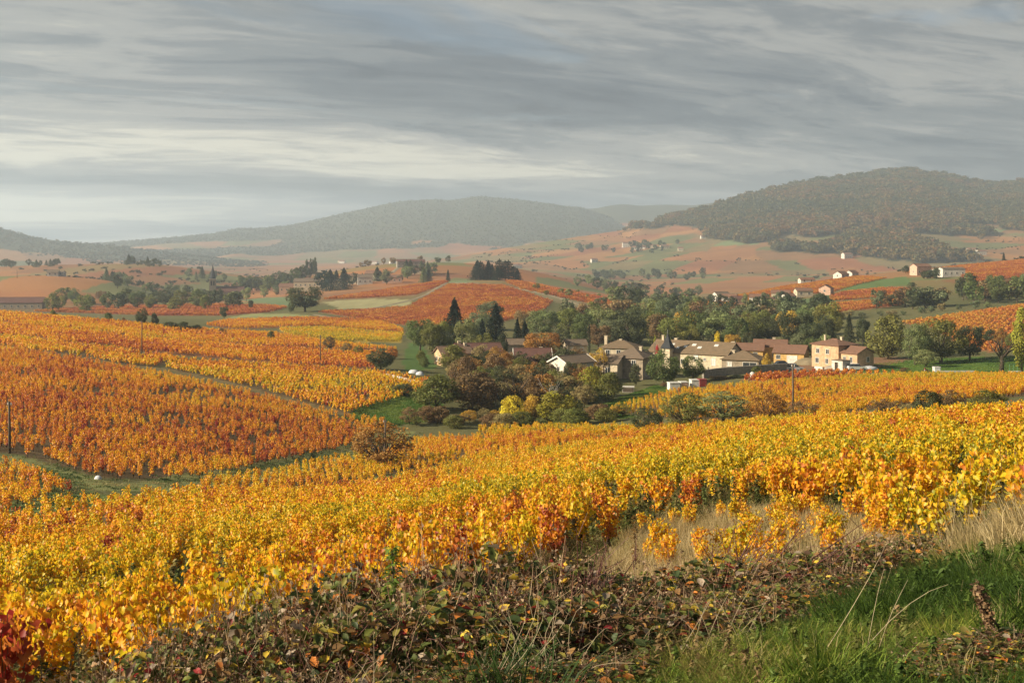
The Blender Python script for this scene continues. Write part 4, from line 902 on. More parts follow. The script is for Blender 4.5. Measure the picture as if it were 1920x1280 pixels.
belt(30, 1060, 1560, 410, 480, 8, 13, ['round', 'far'], ['grey', 'dark', 'sage', 'olive', 'brown'], 'grey green tree at the back of the wooded belt', 'trees at the back of the wooded belt')
belt(12, 1150, 1330, 540, 640, 7, 11, ['far'], ['grey', 'dark', 'sage'], 'bluish tree in the hollow right of the knoll', 'trees in the hollow right of the knoll')
belt(24, 90, 450, 0, 0, 7.5, 12, ['far', 'round'], ['dark', 'olive', 'dark', 'green', 'brown'], 'tree of the dark wood below the church', 'trees of the church wood', rowf=lambda p: 660+60*math.sin(p*.11))
belt(10, 200, 470, 780, 860, 7, 11, ['far'], ['grey', 'dark', 'sage'], 'misty tree behind the church wood', 'misty trees behind the church wood')
belt(5, 195, 238, 900, 930, 7, 11, ['far', 'fir'], ['grey', 'dark'], 'misty tree of the clump on the left vine hill', 'clump on the left vine hill')
belt(5, 0, 28, 1240, 1300, 6, 11, ['far'], ['dark'], 'dark tree on the far left skyline hill', 'trees at the end of the far left skyline hill'); belt(8, 50, 112, 1250, 1300, 5, 9, ['far', 'fir'], ['dark'], 'dark tree in the row on the left skyline hill', 'row on the left skyline hill')
belt(10, 232, 302, 1250, 1300, 5, 12, ['far', 'fir'], ['dark'], 'dark tree in the grove on the left skyline hill', 'grove on the left skyline hill'); belt(6, 350, 425, 1150, 1210, 8, 15, ['far', 'fir'], ['dark', 'grey'], 'tall misty tree behind the church spire', 'misty trees behind the church spire')
belt(16, 445, 575, 1020, 1090, 11, 17, ['far'], ['dark', 'green', 'dark'], 'tree of the wood climbing to the poplars', 'wood climbing the far knoll')
belt(4, 572, 595, 1085, 1100, 17, 21, ['poplar'], ['dark'], 'tall narrow poplar on the far knoll', 'poplars on the far knoll', (.42, .5))
belt(16, 480, 820, 880, 960, 7, 13, ['far', 'far', 'fir'], ['dark', 'grey', 'sage', 'green'], 'tree among the hazy hamlet roofs below the far knoll', 'trees of the hazy hamlet'); belt(7, 760, 815, 960, 1010, 9, 15, ['far', 'fir'], ['dark', 'grey'], 'tree of the grove right of the hazy hamlet', 'grove right of the hazy hamlet')
belt(4, 595, 650, 830, 900, 9, 17, ['fir', 'far'], ['con', 'dark'], 'dark tree at the left end of the hazy hamlet', 'trees left of the hazy hamlet'); belt(8, 660, 850, 1100, 1125, 4, 8, ['far'], ['dark', 'brown'], 'small tree along the far knoll skyline', 'trees on the far knoll skyline')
belt(11, 890, 972, 745, 775, 9, 14.5, ['cedar', 'cedar', 'fir'], ['con'], 'dark cedar of the clump crowning the knoll', 'cedar clump on the knoll', (.8, 1.3))
belt(10, 1000, 1190, 600, 660, 2, 5, ['far'], ['sage', 'olive'], 'small bush along the knoll track', 'bushes along the knoll track')
belt(10, 1640, 1770, 500, 530, 6, 11, ['far'], ['grey', 'dark', 'brown'], 'grey tree in the hedge below the far farmhouse', 'hedge trees below the far farmhouse'); belt(16, 1800, 1960, 500, 570, 8, 14, ['far', 'round'], ['grey', 'dark', 'green', 'brown'], 'tree of the wood on the right valley side', 'wood on the right valley side')
belt(5, 1730, 1760, 700, 712, 4, 7, ['far'], ['dark'], 'dark tree beside the far farmhouse', 'trees beside the far farmhouse'); belt(14, 1080, 1320, 1000, 1150, 8, 14, ['far'], ['grey', 'dark', 'sage'], 'bluish tree on the far valley floor', 'trees on the far valley floor')
belt(8, 1330, 1480, 560, 600, 4, 8, ['far'], ['dark', 'grey', 'sage'], 'small tree among the far villas', 'trees among the far villas'); belt(12, 1560, 1860, 470, 480, 2, 4, ['far'], ['grey', 'sage', 'tan'], 'low hedge bush above the orange vine slope', 'hedge above the orange vine slope', (1.0, 1.8), cat='shrub')
belt(64, 846, 1105, 188, 248, 3.4, 6.4, ['sparse', 'shrub', 'sparse'], ['brown', 'olive', 'tan', 'dark', 'rust'], 'scrubby bush of the thicket before the hamlet', 'thicket before the hamlet', (.9, 1.4), cat='shrub')
belt(30, 760, 1170, 163, 176, 1.4, 2.8, ['sparse', 'shrub'], ['brown', 'tan', 'gold', 'olive'], 'low bush of the tawny hedge below the meadow', 'tawny hedge below the meadow', (1.2, 1.9), cat='shrub')
belt(8, 1830, 1990, 300, 330, 3, 6, ['shrub'], ['dark', 'olive', 'rust'], 'bush on the bank under the orange vine slope', 'bushes under the orange vine slope', cat='shrub')
# a hill hamlet and scattered copses on the big hill's vineyards
def hill_at(px, py):
    P, PY, X, D, Z, T = HILL; k = np.argmin((P-px)**2+(PY-py)**2*4); return Vector((X.flat[k], D.flat[k], Z.flat[k]))
for i in range(22):
    px = random.uniform(1080, 1290); py = 468+random.uniform(-9, 9)-(px-1180)*.02; p = hill_at(px, py); k = random.choice(KIND['far']); h = random.uniform(9, 17)
    e = empty('broadleaf_tree', (p.x, p.y, p.z-1), random.uniform(0, 6), scale=(h, h, h)); c = link('crown', k[0], e); c.color = (*PAL[random.choice(['dark', 'grey', 'green'])], 1); link('trunk', k[1], e)
    tag(e, 'dark tree around the pale manor on the big hill', 'tree', 'trees around the manor on the big hill')
for i in range(26):
    px = random.uniform(1100, 1330); py = random.uniform(516, 532); p = hill_at(px, py); k = random.choice(KIND['far']); h = random.uniform(8, 15)
    p.z = max(p.z, float(gxy(p.x, p.y)))
    e = empty('broadleaf_tree', (p.x, p.y, p.z-1), random.uniform(0, 6), scale=(h, h, h)); c = link('crown', k[0], e); c.color = (*PAL[random.choice(['dark', 'grey', 'sage'])], 1); link('trunk', k[1], e)
    tag(e, 'hazy tree in the row at the foot of the big hill', 'tree', 'row at the foot of the big hill')
print('trees', NTREE)
# ------------------------------------------------------------------ hamlet
def tile_mat(name, col, col2):
    m, n, out = mat_new(name); bs = n.new('ShaderNodeBsdfPrincipled'); tc = n.new('ShaderNodeTexCoord'); v = tc.outputs['Object']
    w = n.new('ShaderNodeTexWave', wave_type='BANDS', bands_direction='X'); n.set(w, 'Vector', v); n.set(w, 'Scale', 1.3); n.set(w, 'Distortion', 0.5); n.set(w, 'Detail', 1.0)
    w2 = n.new('ShaderNodeTexWave', wave_type='BANDS', bands_direction='Y'); n.set(w2, 'Vector', v); n.set(w2, 'Scale', 0.9); n.set(w2, 'Distortion', 1.0)
    a = n.noise(v, 1.1, 6, 0.7); b = n.noise(v, 9.0, 3, 0.6)
    c = n.mix(n.ramp(a, [(0.35, (0, 0, 0)), (0.68, (1, 1, 1))]), col, col2); c = n.mix(n.math('MULTIPLY', b, 0.5), c, tuple(x*.45 for x in col))
    n.set(bs, 'Base Color', c); n.set(bs, 'Roughness', 0.9); n.set(bs, 'Specular IOR Level', 0.2)
    bp_ = n.new('ShaderNodeBump'); n.set(bp_, 'Strength', 0.7); n.set(bp_, 'Distance', 0.08); n.set(bp_, 'Height', n.math('ADD', w.outputs['Fac'], n.math('MULTIPLY', w2.outputs['Fac'], .5))); n.set(bs, 'Normal', bp_.outputs[0])
    n.t.links.new(bs.outputs[0], out.inputs[0]); return m
def wall_mat(name, col, stain=.6): return plain(name, col, .92, .12, 1.6, .35, 14.0, col2=tuple(c*stain for c in col))
WM = {'peach': wall_mat('wall_peach', (0.56, 0.37, 0.22)), 'cream': wall_mat('wall_cream', (0.55, 0.46, 0.33)), 'white': wall_mat('wall_white', (0.56, 0.53, 0.47), .7), 'ochre': wall_mat('wall_ochre', (0.55, 0.35, 0.13)), 'stone': wall_mat('wall_stone', (0.34, 0.275, 0.20), .5), 'grey': wall_mat('wall_grey', (0.30, 0.27, 0.23), .55), 'pink': wall_mat('wall_pink', (0.55, 0.36, 0.27)), 'raw': wall_mat('wall_raw_block', (0.50, 0.33, 0.20)), 'concrete': wall_mat('wall_concrete', (0.52, 0.49, 0.44))}
RM = {'brown': tile_mat('roof_brown_tile', (0.22, 0.135, 0.090), (0.15, 0.105, 0.078)), 'maroon': tile_mat('roof_maroon_tile', (0.165, 0.080, 0.065), (0.12, 0.066, 0.055)), 'grey': tile_mat('roof_grey_tile', (0.215, 0.155, 0.11), (0.15, 0.12, 0.09)), 'red': tile_mat('roof_red_tile', (0.25, 0.135, 0.090), (0.18, 0.105, 0.075)), 'moss': tile_mat('roof_mossy_tile', (0.24, 0.165, 0.105), (0.16, 0.125, 0.075)), 'slate': tile_mat('roof_slate', (0.055, 0.058, 0.065), (0.04, 0.043, 0.05))}
M['glass'] = plain('window_glass', (0.03, 0.035, 0.04), .12, .1, 2, spec=.6); M['frame'] = plain('window_frame', (0.62, 0.59, 0.54), .6, .1, 4); M['trim'] = plain('roof_edge_trim', (0.66, 0.62, 0.55), .8, .1, 3)
M['wood'] = plain('weathered_wood', (0.115, 0.085, 0.062), .9, .3, 4, .5, 12, stretch=(6, 6, .6)); M['darkwood'] = plain('dark_wood', (0.05, 0.035, 0.025), .9, .3, 4); M['whitepaint'] = plain('white_paint', (0.60, 0.58, 0.54), .6, .14, 2); M['redpaint'] = plain('dull_red_paint', (0.24, 0.035, 0.035), .6, .15, 2)
M['metal'] = plain('grey_metal', (0.35, 0.36, 0.37), .4, .1, 3, metal=.6); M['rubber'] = plain('rubber', (0.02, 0.02, 0.02), .9, .1, 5); M['tarp'] = plain('white_sheeting', (0.55, 0.56, 0.58), .45, .08, 3); M['greenpaint'] = plain('green_paint', (0.10, 0.22, 0.11), .5, .1, 3)
def sink(p, rz, L, W):
    c, s = math.cos(rz), math.sin(rz); zs = [float(gxy(p.x+c*a*L/2-s*b*W/2, p.y+s*a*L/2+c*b*W/2)) for a in (-1, 1) for b in (-1, 1)]; return min(zs), max(zs)
def face_frame(face, L, W):
    """origin, right vector, outward normal of a wall"""
    return {'f': (Vector((0, -W/2, 0)), Vector((1, 0, 0)), Vector((0, -1, 0))), 'b': (Vector((0, W/2, 0)), Vector((-1, 0, 0)), Vector((0, 1, 0))), 'l': (Vector((-L/2, 0, 0)), Vector((0, -1, 0)), Vector((-1, 0, 0))), 'r': (Vector((L/2, 0, 0)), Vector((0, 1, 0)), Vector((1, 0, 0)))}[face]
def obox(mb, o, r, n, u0, u1, z0, z1, a, b):
    """box on a wall: u along the wall, z up, a..b outward"""
    vs = []
    for k in (a, b):
        for (u, z) in ((u0, z0), (u1, z0), (u1, z1), (u0, z1)): vs.append(o+r*u+n*k+Vector((0, 0, z)))
    mb.add(vs, [(0, 1, 2, 3), (7, 6, 5, 4), (0, 4, 5, 1), (1, 5, 6, 2), (2, 6, 7, 3), (3, 7, 4, 0)])
def house(name, label, px, d, rz, L, W, eave, rise, kind='gable', wall='cream', roof='brown', wins=(), doors=(), chim=(), over=.4, cat='house', sky=(), trim=False, at=None, group=None, verge=False):
    p = at or pos(px, d); rz = R(rz); zl, zh = sink(p, rz, L, W) if at is None else (p.z-1.5, p.z)
    if at is None and d < 300:
        eave *= .86; rise *= .80; wins = [(w[0], w[1], w[2]*.84, w[3], w[4]*.86, *w[5:]) for w in wins]; doors = [(q[0], q[1], q[2], q[3]*.88, q[4]) for q in doors]
    e = empty(name, (p.x, p.y, zh), rz); z0 = zl-zh-.4
    mb = MB()
    if kind == 'gable': mb.prism([(-W/2, z0), (W/2, z0), (W/2, eave), (0, eave+rise), (-W/2, eave)], 'x', -L/2, L/2)
    else: mb.box(-L/2, L/2, -W/2, W/2, z0, eave)
    mb.build('wall', WM[wall], e)
    t = .16; ow, ol = W/2+over, L/2+over; sl = rise/(W/2); ze = eave-over*sl+.02; zr = eave+rise+.02; rb = MB()
    if kind == 'gable':
        rb.prism([(-ow, ze), (0, zr), (ow, ze), (ow, ze+t), (0, zr+t*1.1), (-ow, ze+t)], 'x', -ol, ol)
    else:
        hr = max(L/2-W/2, 0.05)
        v = [(-ol, -ow, ze), (ol, -ow, ze), (ol, ow, ze), (-ol, ow, ze), (-hr, 0, zr), (hr, 0, zr)]; v2 = [(x, y, z+t) for x, y, z in v]
        rb.add(v+v2, [(6, 7, 11, 10), (7, 8, 11), (8, 9, 10, 11), (9, 6, 10), (1, 0, 4, 5), (2, 1, 5), (3, 2, 5, 4), (0, 3, 4), (0, 1, 7, 6), (1, 2, 8, 7), (2, 3, 9, 8), (3, 0, 6, 9)])
    ro = rb.build('roof', RM[roof], e)
    hr = L/2+over-.02 if kind == 'gable' else max(L/2-W/2, .05)
    MB().tube([(-hr, 0, zr+t*1.05), (hr, 0, zr+t*1.05)], .11, 6).build('ridge_tile', RM[roof], ro)
    if trim:
        for s in (-1, 1): MB().prism([(-ow, ze-.05), (0, zr-.05), (ow, ze-.05), (ow, ze+t+.06), (0, zr+t+.1), (-ow, ze+t+.06)], 'x', s*(ol+.005), s*(ol+.09)).build('verge_board', M['trim'], ro)
    for (u, v_, w_, h_) in chim:
        zb = eave+rise*(1-abs(v_)/(W/2)) if kind == 'gable' else eave+rise*.4
        c = MB().box(u-w_/2, u+w_/2, v_-w_/2, v_+w_/2, zb-.4, zb+h_); c.box(u-w_/2-.07, u+w_/2+.07, v_-w_/2-.07, v_+w_/2+.07, zb+h_+.003, zb+h_+.12); c.build('chimney', WM['cream'], ro)
    for (u, s, fr) in sky:                              # roof windows on the front slope
        y = -W/2*(1-fr); zz = eave+rise*fr+t*1.1+.03; a = math.atan2(rise, W/2); m = MB(); c_, s_ = math.cos(a), math.sin(a)
        q = [(-s, -.45, 0), (s, -.45, 0), (s, .45, 0), (-s, .45, 0)]; vs = [(u+x, y+yy*c_-k*s_, zz+yy*s_+k*c_) for k in (-.05, .05) for x, yy, _ in q]
        m.add(vs, [(3, 2, 1, 0), (4, 5, 6, 7), (0, 1, 5, 4), (1, 2, 6, 5), (2, 3, 7, 6), (3, 0, 4, 7)]); m.build('roof_window', M['frame'], ro)
    for (fc, u, zz, w_, h_, *st) in wins:
        o, r, n = face_frame(fc, L, W); fr = MB(); b = .09
        obox(fr, o, r, n, u-w_/2-b, u-w_/2, zz, zz+h_, -.05, .07); obox(fr, o, r, n, u+w_/2, u+w_/2+b, zz, zz+h_, -.05, .07); obox(fr, o, r, n, u-w_/2-b, u+w_/2+b, zz+h_, zz+h_+b, -.05, .07); obox(fr, o, r, n, u-.03, u+.03, zz, zz+h_, -.05, .05)
        wi = fr.build('window', M['frame'], e); pn = MB(); obox(pn, o, r, n, u-w_/2, u+w_/2, zz, zz+h_, -.04, .015); pn.build('pane', M['whitepaint'] if st and st[0] == 'w' else M['glass'], wi)
        sl_ = MB(); obox(sl_, o, r, n, u-w_/2-b-.06, u+w_/2+b+.06, zz-.10, zz-.003, -.04, .12); sl_.build('sill', M['trim'], wi)
    for (fc, u, w_, h_, mt) in doors:
        o, r, n = face_frame(fc, L, W); fr = MB(); b = .1
        obox(fr, o, r, n, u-w_/2-b, u-w_/2, -.3, h_, -.05, .06); obox(fr, o, r, n, u+w_/2, u+w_/2+b, -.3, h_, -.05, .06); obox(fr, o, r, n, u-w_/2-b, u+w_/2+b, h_, h_+b, -.05, .06)
        do = fr.build('door', M['trim'], e); m = MB(); obox(m, o, r, n, u-w_/2, u+w_/2, -.3, h_, -.04, .02); m.build('door_panel', M[mt], do)
    tag(e, label, cat, group); return e
house('house', 'peach gabled house at the left end of the hamlet', 850, 250, 22, 7, 5.6, 3.0, 1.7, wall='peach', roof='brown', wins=[('l', -.9, 1.0, .8, 1.1), ('l', .9, 1.0, .8, 1.1), ('f', -1.2, 1.0, .9, 1.1), ('f', 1.8, 1.0, .9, 1.1)], chim=[(2.8, 0, .6, .7)])
house('house', 'long brown roofed peach house behind the gabled one', 895, 255, 14, 10, 6.2, 3.3, 1.9, wall='peach', roof='maroon', wins=[('f', .6, 1.1, 1.2, 1.2), ('f', -3, 1.1, .9, 1.2), ('f', 3.4, 1.1, .9, 1.2)], chim=[(-4.2, 0, .7, .6)])
house('shed', 'small cream shed with grey corrugated roof behind the russet tree', 965, 285, 4, 4.2, 4, 3.0, 1.4, wall='cream', roof='grey', doors=[('f', 0, 1.2, 2.0, 'wood')], cat='shed')
house('house', 'maroon roofed house with pale verge boards', 998, 246, 3, 7.6, 6.4, 2.5, 2.6, wall='cream', roof='maroon', trim=True, wins=[('f', -2, .8, 1, 1.1), ('f', 2, .8, 1, 1.1)], chim=[(2, 1, .6, .9)])
house('house', 'little maroon gable in front of the maroon roofed house', 994, 239, 86, 3, 3.2, 2.2, 1.5, wall='cream', roof='maroon', wins=[('l', 0, .8, .8, 1)])
house('shed', 'low grey roofed outbuilding left of the maroon roof', 944, 247, 6, 5, 4.2, 2.4, 1.1, wall='cream', roof='grey', cat='shed', wins=[('f', 0, 1, .8, .8)])
house('house', 'whitewashed gabled building with thin pale roof edge', 1072, 232, 40, 7.5, 5.4, 4.2, 1.5, wall='white', roof='grey', trim=True, wins=[('l', 0, 2.4, .7, .9), ('l', 1.2, .8, .8, 1.1), ('f', -1.5, 1.8, .8, 1.1), ('f', 1.5, 1.8, .8, 1.1)], doors=[('f', 3, .9, 2.0, 'wood')])
house('house', 'cream house with weathered roof right of the white building', 1134, 242, -26, 8, 6, 3.6, 1.7, wall='cream', roof='grey', wins=[('f', -1.6, 1.2, .9, 1.2), ('f', 1.8, 1.2, .9, 1.2)])
house('house', 'small cream house with shuttered upper windows behind', 1078, 277, 12, 5, 4.4, 4.5, 1.3, wall='cream', roof='grey', wins=[('f', -1.2, 2.9, .8, 1.1, 'w'), ('f', 1.2, 2.9, .8, 1.1, 'w'), ('l', 0, 2.9, .7, 1.1)])
house('house', 'tall cream house with brown hipped roof', 1164, 270, -18, 8.6, 7, 5.0, 1.8, 'hip', 'cream', 'moss', wins=[('f', -2.4, 3.2, .9, 1.2), ('f', .2, 3.2, .9, 1.2), ('f', 2.6, 3.2, .9, 1.2), ('f', -2.4, 1.0, .9, 1.2)], chim=[(-3.4, -1, .7, 2.0), (0, 0, .6, 1.2)])
house('house', 'brick and cream house with grey hipped roof', 1188, 243, -30, 7.4, 7.2, 5.2, 2.2, 'hip', 'stone', 'grey', wins=[('f', -1.8, 3.4, .9, 1.2), ('f', 1.6, 3.4, .9, 1.2), ('r', 0, 3.4, .9, 1.2), ('f', 1.6, .8, .9, 1.2), ('r', -1.5, .8, 1.6, 1.4)], chim=[(1.5, .5, .6, 1.3)])
house('house', 'long cream farmhouse with mossy tile roof and roof windows', 1304, 268, -34, 20, 9, 3.9, 2.9, wall='cream', roof='moss', trim=False, wins=[('f', -6.5, 1.0, .9, 1.2), ('f', -3.8, 1.6, .7, .9), ('f', -1.2, 1.0, .9, 1.2), ('f', 2.2, 1.9, 1.0, 1.6, 'w'), ('f', 4.4, 2.2, .5, .6), ('f', 6.6, .9, 1.0, 1.9, 'w'), ('r', -1.8, 1.4, 1.0, 1.2, 'w'), ('r', -.4, 1.4, 1.0, 1.2, 'w'), ('r', 2.6, 1.4, .8, 1.1)], chim=[(-8.5, 0, .55, 1.2), (-5.2, .4, .7, .8), (9.2, 1.2, .9, .9)], sky=[(-5, .35, .62), (-3.2, .35, .35), (.4, .5, .66), (-1.5, .4, .5), (2.2, .5, .45), (6, .5, .7)])
house('house', 'stone annex with hipped roof and dark open porch', 1394, 258, -24, 8.4, 7.4, 2.7, 1.9, 'hip', 'stone', 'moss', wins=[('f', 2.2, .5, 3.0, 1.5), ('l', 0, 1, .8, 1), ('f', -2.4, .9, 1.0, 1.1, 'w')], chim=[(-2.6, 1, .9, 1.0)])
house('house', 'ochre house wing with low red brown roof', 1404, 288, -16, 7.4, 6, 3.4, 1.7, wall='ochre', roof='red', wins=[('f', 1.8, 1.6, .9, 1.1), ('f', -1.6, 1.6, .9, 1.1)])
house('house', 'tall middle part of the ochre house with chimney', 1445, 290, -16, 8, 6.6, 4.2, 1.8, wall='ochre', roof='red', wins=[('f', -2.3, 1.6, 1.0, 1.3, 'w'), ('f', 1.2, 1.3, 1.1, 1.3)], chim=[(.8, 1.0, .7, 1.0)])
house('house', 'ochre garage end with white door and red brown roof', 1484, 279, -26, 7.4, 6.4, 3.1, 1.9, wall='ochre', roof='red', wins=[('f', -2.6, 1.3, .9, 1.1)], doors=[('f', .8, 2.4, 2.2, 'whitepaint')])
house('house', 'tall half finished peach block house with hipped roof', 1565, 266, -58, 8.2, 6.6, 6.0, 1.3, 'hip', 'raw', 'red', wins=[('f', -2.4, .9, 1.0, 1.3), ('f', .6, .9, .8, 1.3), ('f', -2.2, 3.6, .9, 1.2), ('f', .8, 3.6, .9, 1.2), ('r', .8, 3.8, .9, 1.1)], chim=[(1.5, .8, .6, 1.2), (-1.8, -1.2, .35, 1.6)])
house('house', 'lower gabled block joined to the half finished house', 1603, 261, -58, 6.2, 5.6, 4.1, 1.5, wall='raw', roof='red', wins=[('r', .8, 1.8, .7, 1.2), ('f', -.6, 1.5, .7, 1.5), ('f', 1.3, 1.5, .7, 1.5)])
house('garage', 'white concrete garage box below the half finished house', 1577, 254, -58, 3.2, 2.6, 2.3, .12, 'hip', 'concrete', 'grey', doors=[('f', -.2, 1.0, 1.9, 'darkwood')], over=.05, cat='garage')
def turret():
    p = pos(1252, 266); e = empty('bell_turret', p, R(-34)); MB().box(-1.0, 1.0, -1.0, 1.0, -.5, 4.8).build('wall', WM['cream'], e)
    s = MB(); b = 1.35; s.add([(-b, -b, 4.75), (b, -b, 4.75), (b, b, 4.75), (-b, b, 4.75), (-.75, -.75, 6.0), (.75, -.75, 6.0), (.75, .75, 6.0), (-.75, .75, 6.0), (0, 0, 8.4)], [(3, 2, 1, 0), (0, 1, 5, 4), (1, 2, 6, 5), (2, 3, 7, 6), (3, 0, 4, 7), (4, 5, 8), (5, 6, 8), (6, 7, 8), (7, 4, 8)]); s.build('spire', RM['slate'], e)
    MB().tube([(0, 0, 8.3), (0, 0, 9.2)], [.06, .02], 5).build('finial', M['metal'], e); tag(e, 'small square turret with dark slate spire beside the long farmhouse', 'turret')
turret()
# far houses
FARH = [(1352, 645, 24, 9, 7, 3.4, 1.8, 'white', 'grey', 'pale grey house below the far road'), (1421, 606, -12, 9, 6, 2.8, 1.5, 'white', 'red', 'white villa with red roof among the far villas'), (1440, 585, 10, 8, 6, 2.4, 1.4, 'cream', 'maroon', 'low maroon roofed villa before the white villa'), (1464, 615, -15, 10, 7, 3.2, 1.5, 'cream', 'red', 'cream villa beside the white villa'), (1478, 600, 20, 6, 5, 2.6, 1.3, 'white', 'red', 'small white annex of the cream villa'), (1506, 622, 5, 9, 6, 3.0, 1.4, 'cream', 'red', 'pale villa with a terrace left of the pink house'), (1549, 625, 60, 7, 6.5, 3.2, 1.7, 'pink', 'red', 'pink gabled house on the far slope'), (1368, 630, -20, 8, 6, 2.8, 1.4, 'white', 'red', 'white bungalow by the far road'), (1384, 612, 10, 8, 6, 2.4, 1.4, 'pink', 'maroon', 'low brown roofed house by the far road'),
        (1726, 745, 15, 11, 8, 5.2, 1.8, 'pink', 'red', 'tall pink farmhouse on the far right hill'), (1783, 715, 6, 15, 8, 4.4, .8, 'white', 'grey', 'long white barn beside the far farmhouse'), (1759, 735, 6, 7, 5, 3, 1, 'grey', 'grey', 'grey shed between farmhouse and white barn'), (1577, 790, 40, 9, 7, 2.8, 2.0, 'white', 'red', 'white cottage on the far crest'), (1597, 800, 40, 8, 6, 2.6, 1.8, 'white', 'red', 'second white cottage right along the far crest'), (1512, 770, 5, 10, 6, 2.4, 1.4, 'white', 'red', 'flat white bungalow on the far crest'),
        (600, 890, 4, 40, 12, 4.2, 2.4, 'cream', 'grey', 'very long pale barn in the hazy hamlet'), (548, 900, 8, 20, 10, 4, 2.4, 'pink', 'red', 'red roofed barn left of the long pale barn'), (655, 925, -8, 14, 9, 5, 2.4, 'cream', 'red', 'farmhouse behind the long pale barn'), (684, 905, 10, 12, 8, 5, 2.2, 'white', 'grey', 'white house in the hazy hamlet'), (700, 935, -12, 12, 9, 5.5, 2.4, 'cream', 'red', 'cream house in the hazy hamlet'), (735, 900, 5, 16, 8, 3.6, 2.0, 'pink', 'red', 'low pink house at the right of the hazy hamlet'), (770, 1050, 10, 26, 12, 4, 2, 'grey', 'maroon', 'dark roofed shed on the far knoll'), (780, 985, 5, 24, 8, 3, 1.4, 'cream', 'red', 'long low house under the far knoll grove'),
        (40, 640, 5, 26, 10, 3.6, 2.8, 'stone', 'maroon', 'dark roofed farm at the left below the church wood'), (100, 860, 10, 8, 6, 3, 1.6, 'white', 'grey', 'white hut on the left vine hill'), (114, 865, -10, 6, 5, 2.6, 1.4, 'white', 'grey', 'second smaller white hut on the left vine hill')]
for (px, d, rz, L, W, ev, rs, wl, rf, lab) in FARH:
    n = max(2, int(L/3.5)); house('house', lab, px, d, rz, L, W, ev, rs, wall=wl, roof=rf, wins=[('f', -L/2+L*(i+.5)/n, 1.0, 1.0, 1.3) for i in range(min(n, 8))]+[('l', 0, 1.2, .9, 1.2), ('r', 0, 1.2, .9, 1.2)], over=.3)
MAN = [(1172, 464, 16, 10, 9, 'white', 'tall white manor on the big hill'), (1196, 467, 26, 8, 4, 'white', 'long white wing of the manor on the big hill'), (1222, 465, 20, 8, 4, 'cream', 'cream outbuilding right of the manor'), (1246, 466, 18, 8, 5, 'cream', 'farmhouse at the right of the manor row'), (1116, 492, 12, 8, 5, 'white', 'lone white house low on the big hill'), (1315, 447, 10, 8, 5, 'white', 'white house under the hill wood'), (1590, 484, 16, 10, 7, 'white', 'pale house in front of the lower hill wood'), (1668, 482, 12, 9, 6, 'white', 'white house right of the lower hill wood'), (1820, 474, 16, 9, 6, 'white', 'white house in the far right hamlet'), (1842, 477, 14, 9, 6, 'white', 'second white house in the far right hamlet'), (1275, 470, 10, 8, 5, 'cream', 'last cottage of the manor row'), (970, 505, 16, 9, 5, 'white', 'hazy white farm left of the big hill')]
for (px, py, L, W, ev, wl, lab) in MAN:
    p = hill_at(px, py); p.z = max(p.z, float(gxy(p.x, p.y))); house('house', lab, 0, 0, random.uniform(-20, 20), L, W, ev, 2.4, wall=wl, roof='red', wins=[('f', -L/4, 1.2, 1.3, 1.6), ('f', L/4, 1.2, 1.3, 1.6), ('f', 0, 1.2, 1.3, 1.6)], at=p)
MIS = ['misty white house on the valley floor before the mountain']
for i in range(14):
    px = random.uniform(450, 880); d = random.uniform(2700, 3300); p = pos(px, d); k = np.argmin((MIDH[2]-p.x)**2+(MIDH[3]-p.y)**2); p.z = max(p.z, float(MIDH[4].flat[k]))
    house('house', MIS[0], 0, 0, random.uniform(-40, 40), random.uniform(10, 18), 9, 5, 2.6, wall=random.choice(['white', 'cream']), roof='red', wins=[('f', -2, 1.5, 1.2, 1.5), ('f', 2, 1.5, 1.2, 1.5)], at=p, group='misty houses on the valley floor')
def church():
    p = pos(399, 900); e = empty('church', p, R(12)); w = 2.6
    t = MB().box(-w, w, -w, w, -1, 17.0); t.build('tower', WM['stone'], e)
    c = MB(); c.box(-w-.3, w+.3, -w-.3, w+.3, 17.003, 17.5); c.build('cornice', WM['cream'], e)
    s = MB(); k = 8; vs = [(math.cos(2*math.pi*(i+.5)/k)*2.55, math.sin(2*math.pi*(i+.5)/k)*2.55, 17.5) for i in range(k)]+[(0, 0, 29.0)]; s.add(vs, [tuple(range(k))[::-1]]+[(i, (i+1) % k, k) for i in range(k)]); s.build('spire', RM['slate'], e)
    MB().box(-.12, .12, -.12, .12, 28.7, 30.6).box(-.6, .6, -.1, .1, 29.7, 29.95).build('cross', M['metal'], e)
    for fc in 'flr':
        for u in (-1, 1):
            o, r, n = face_frame(fc, 2*w, 2*w); m = MB(); obox(m, o, r, n, u-.5, u+.5, 12.2, 15.6, -.05, .04); m.build('belfry_opening', M['darkwood'], e)
    MB().prism([(-5, -1), (5, -1), (5, 7), (0, 11), (-5, 7)], 'x', 2.65, 24).build('nave_wall', WM['stone'], e); MB().prism([(-5.5, 6.7), (0, 11.1), (5.5, 6.7), (5.5, 7.0), (0, 11.5), (-5.5, 7.0)], 'x', 2.7, 24.6).build('nave_roof', RM['maroon'], e)
    tag(e, 'village church with stone tower and dark pointed spire behind trees', 'church')
church()
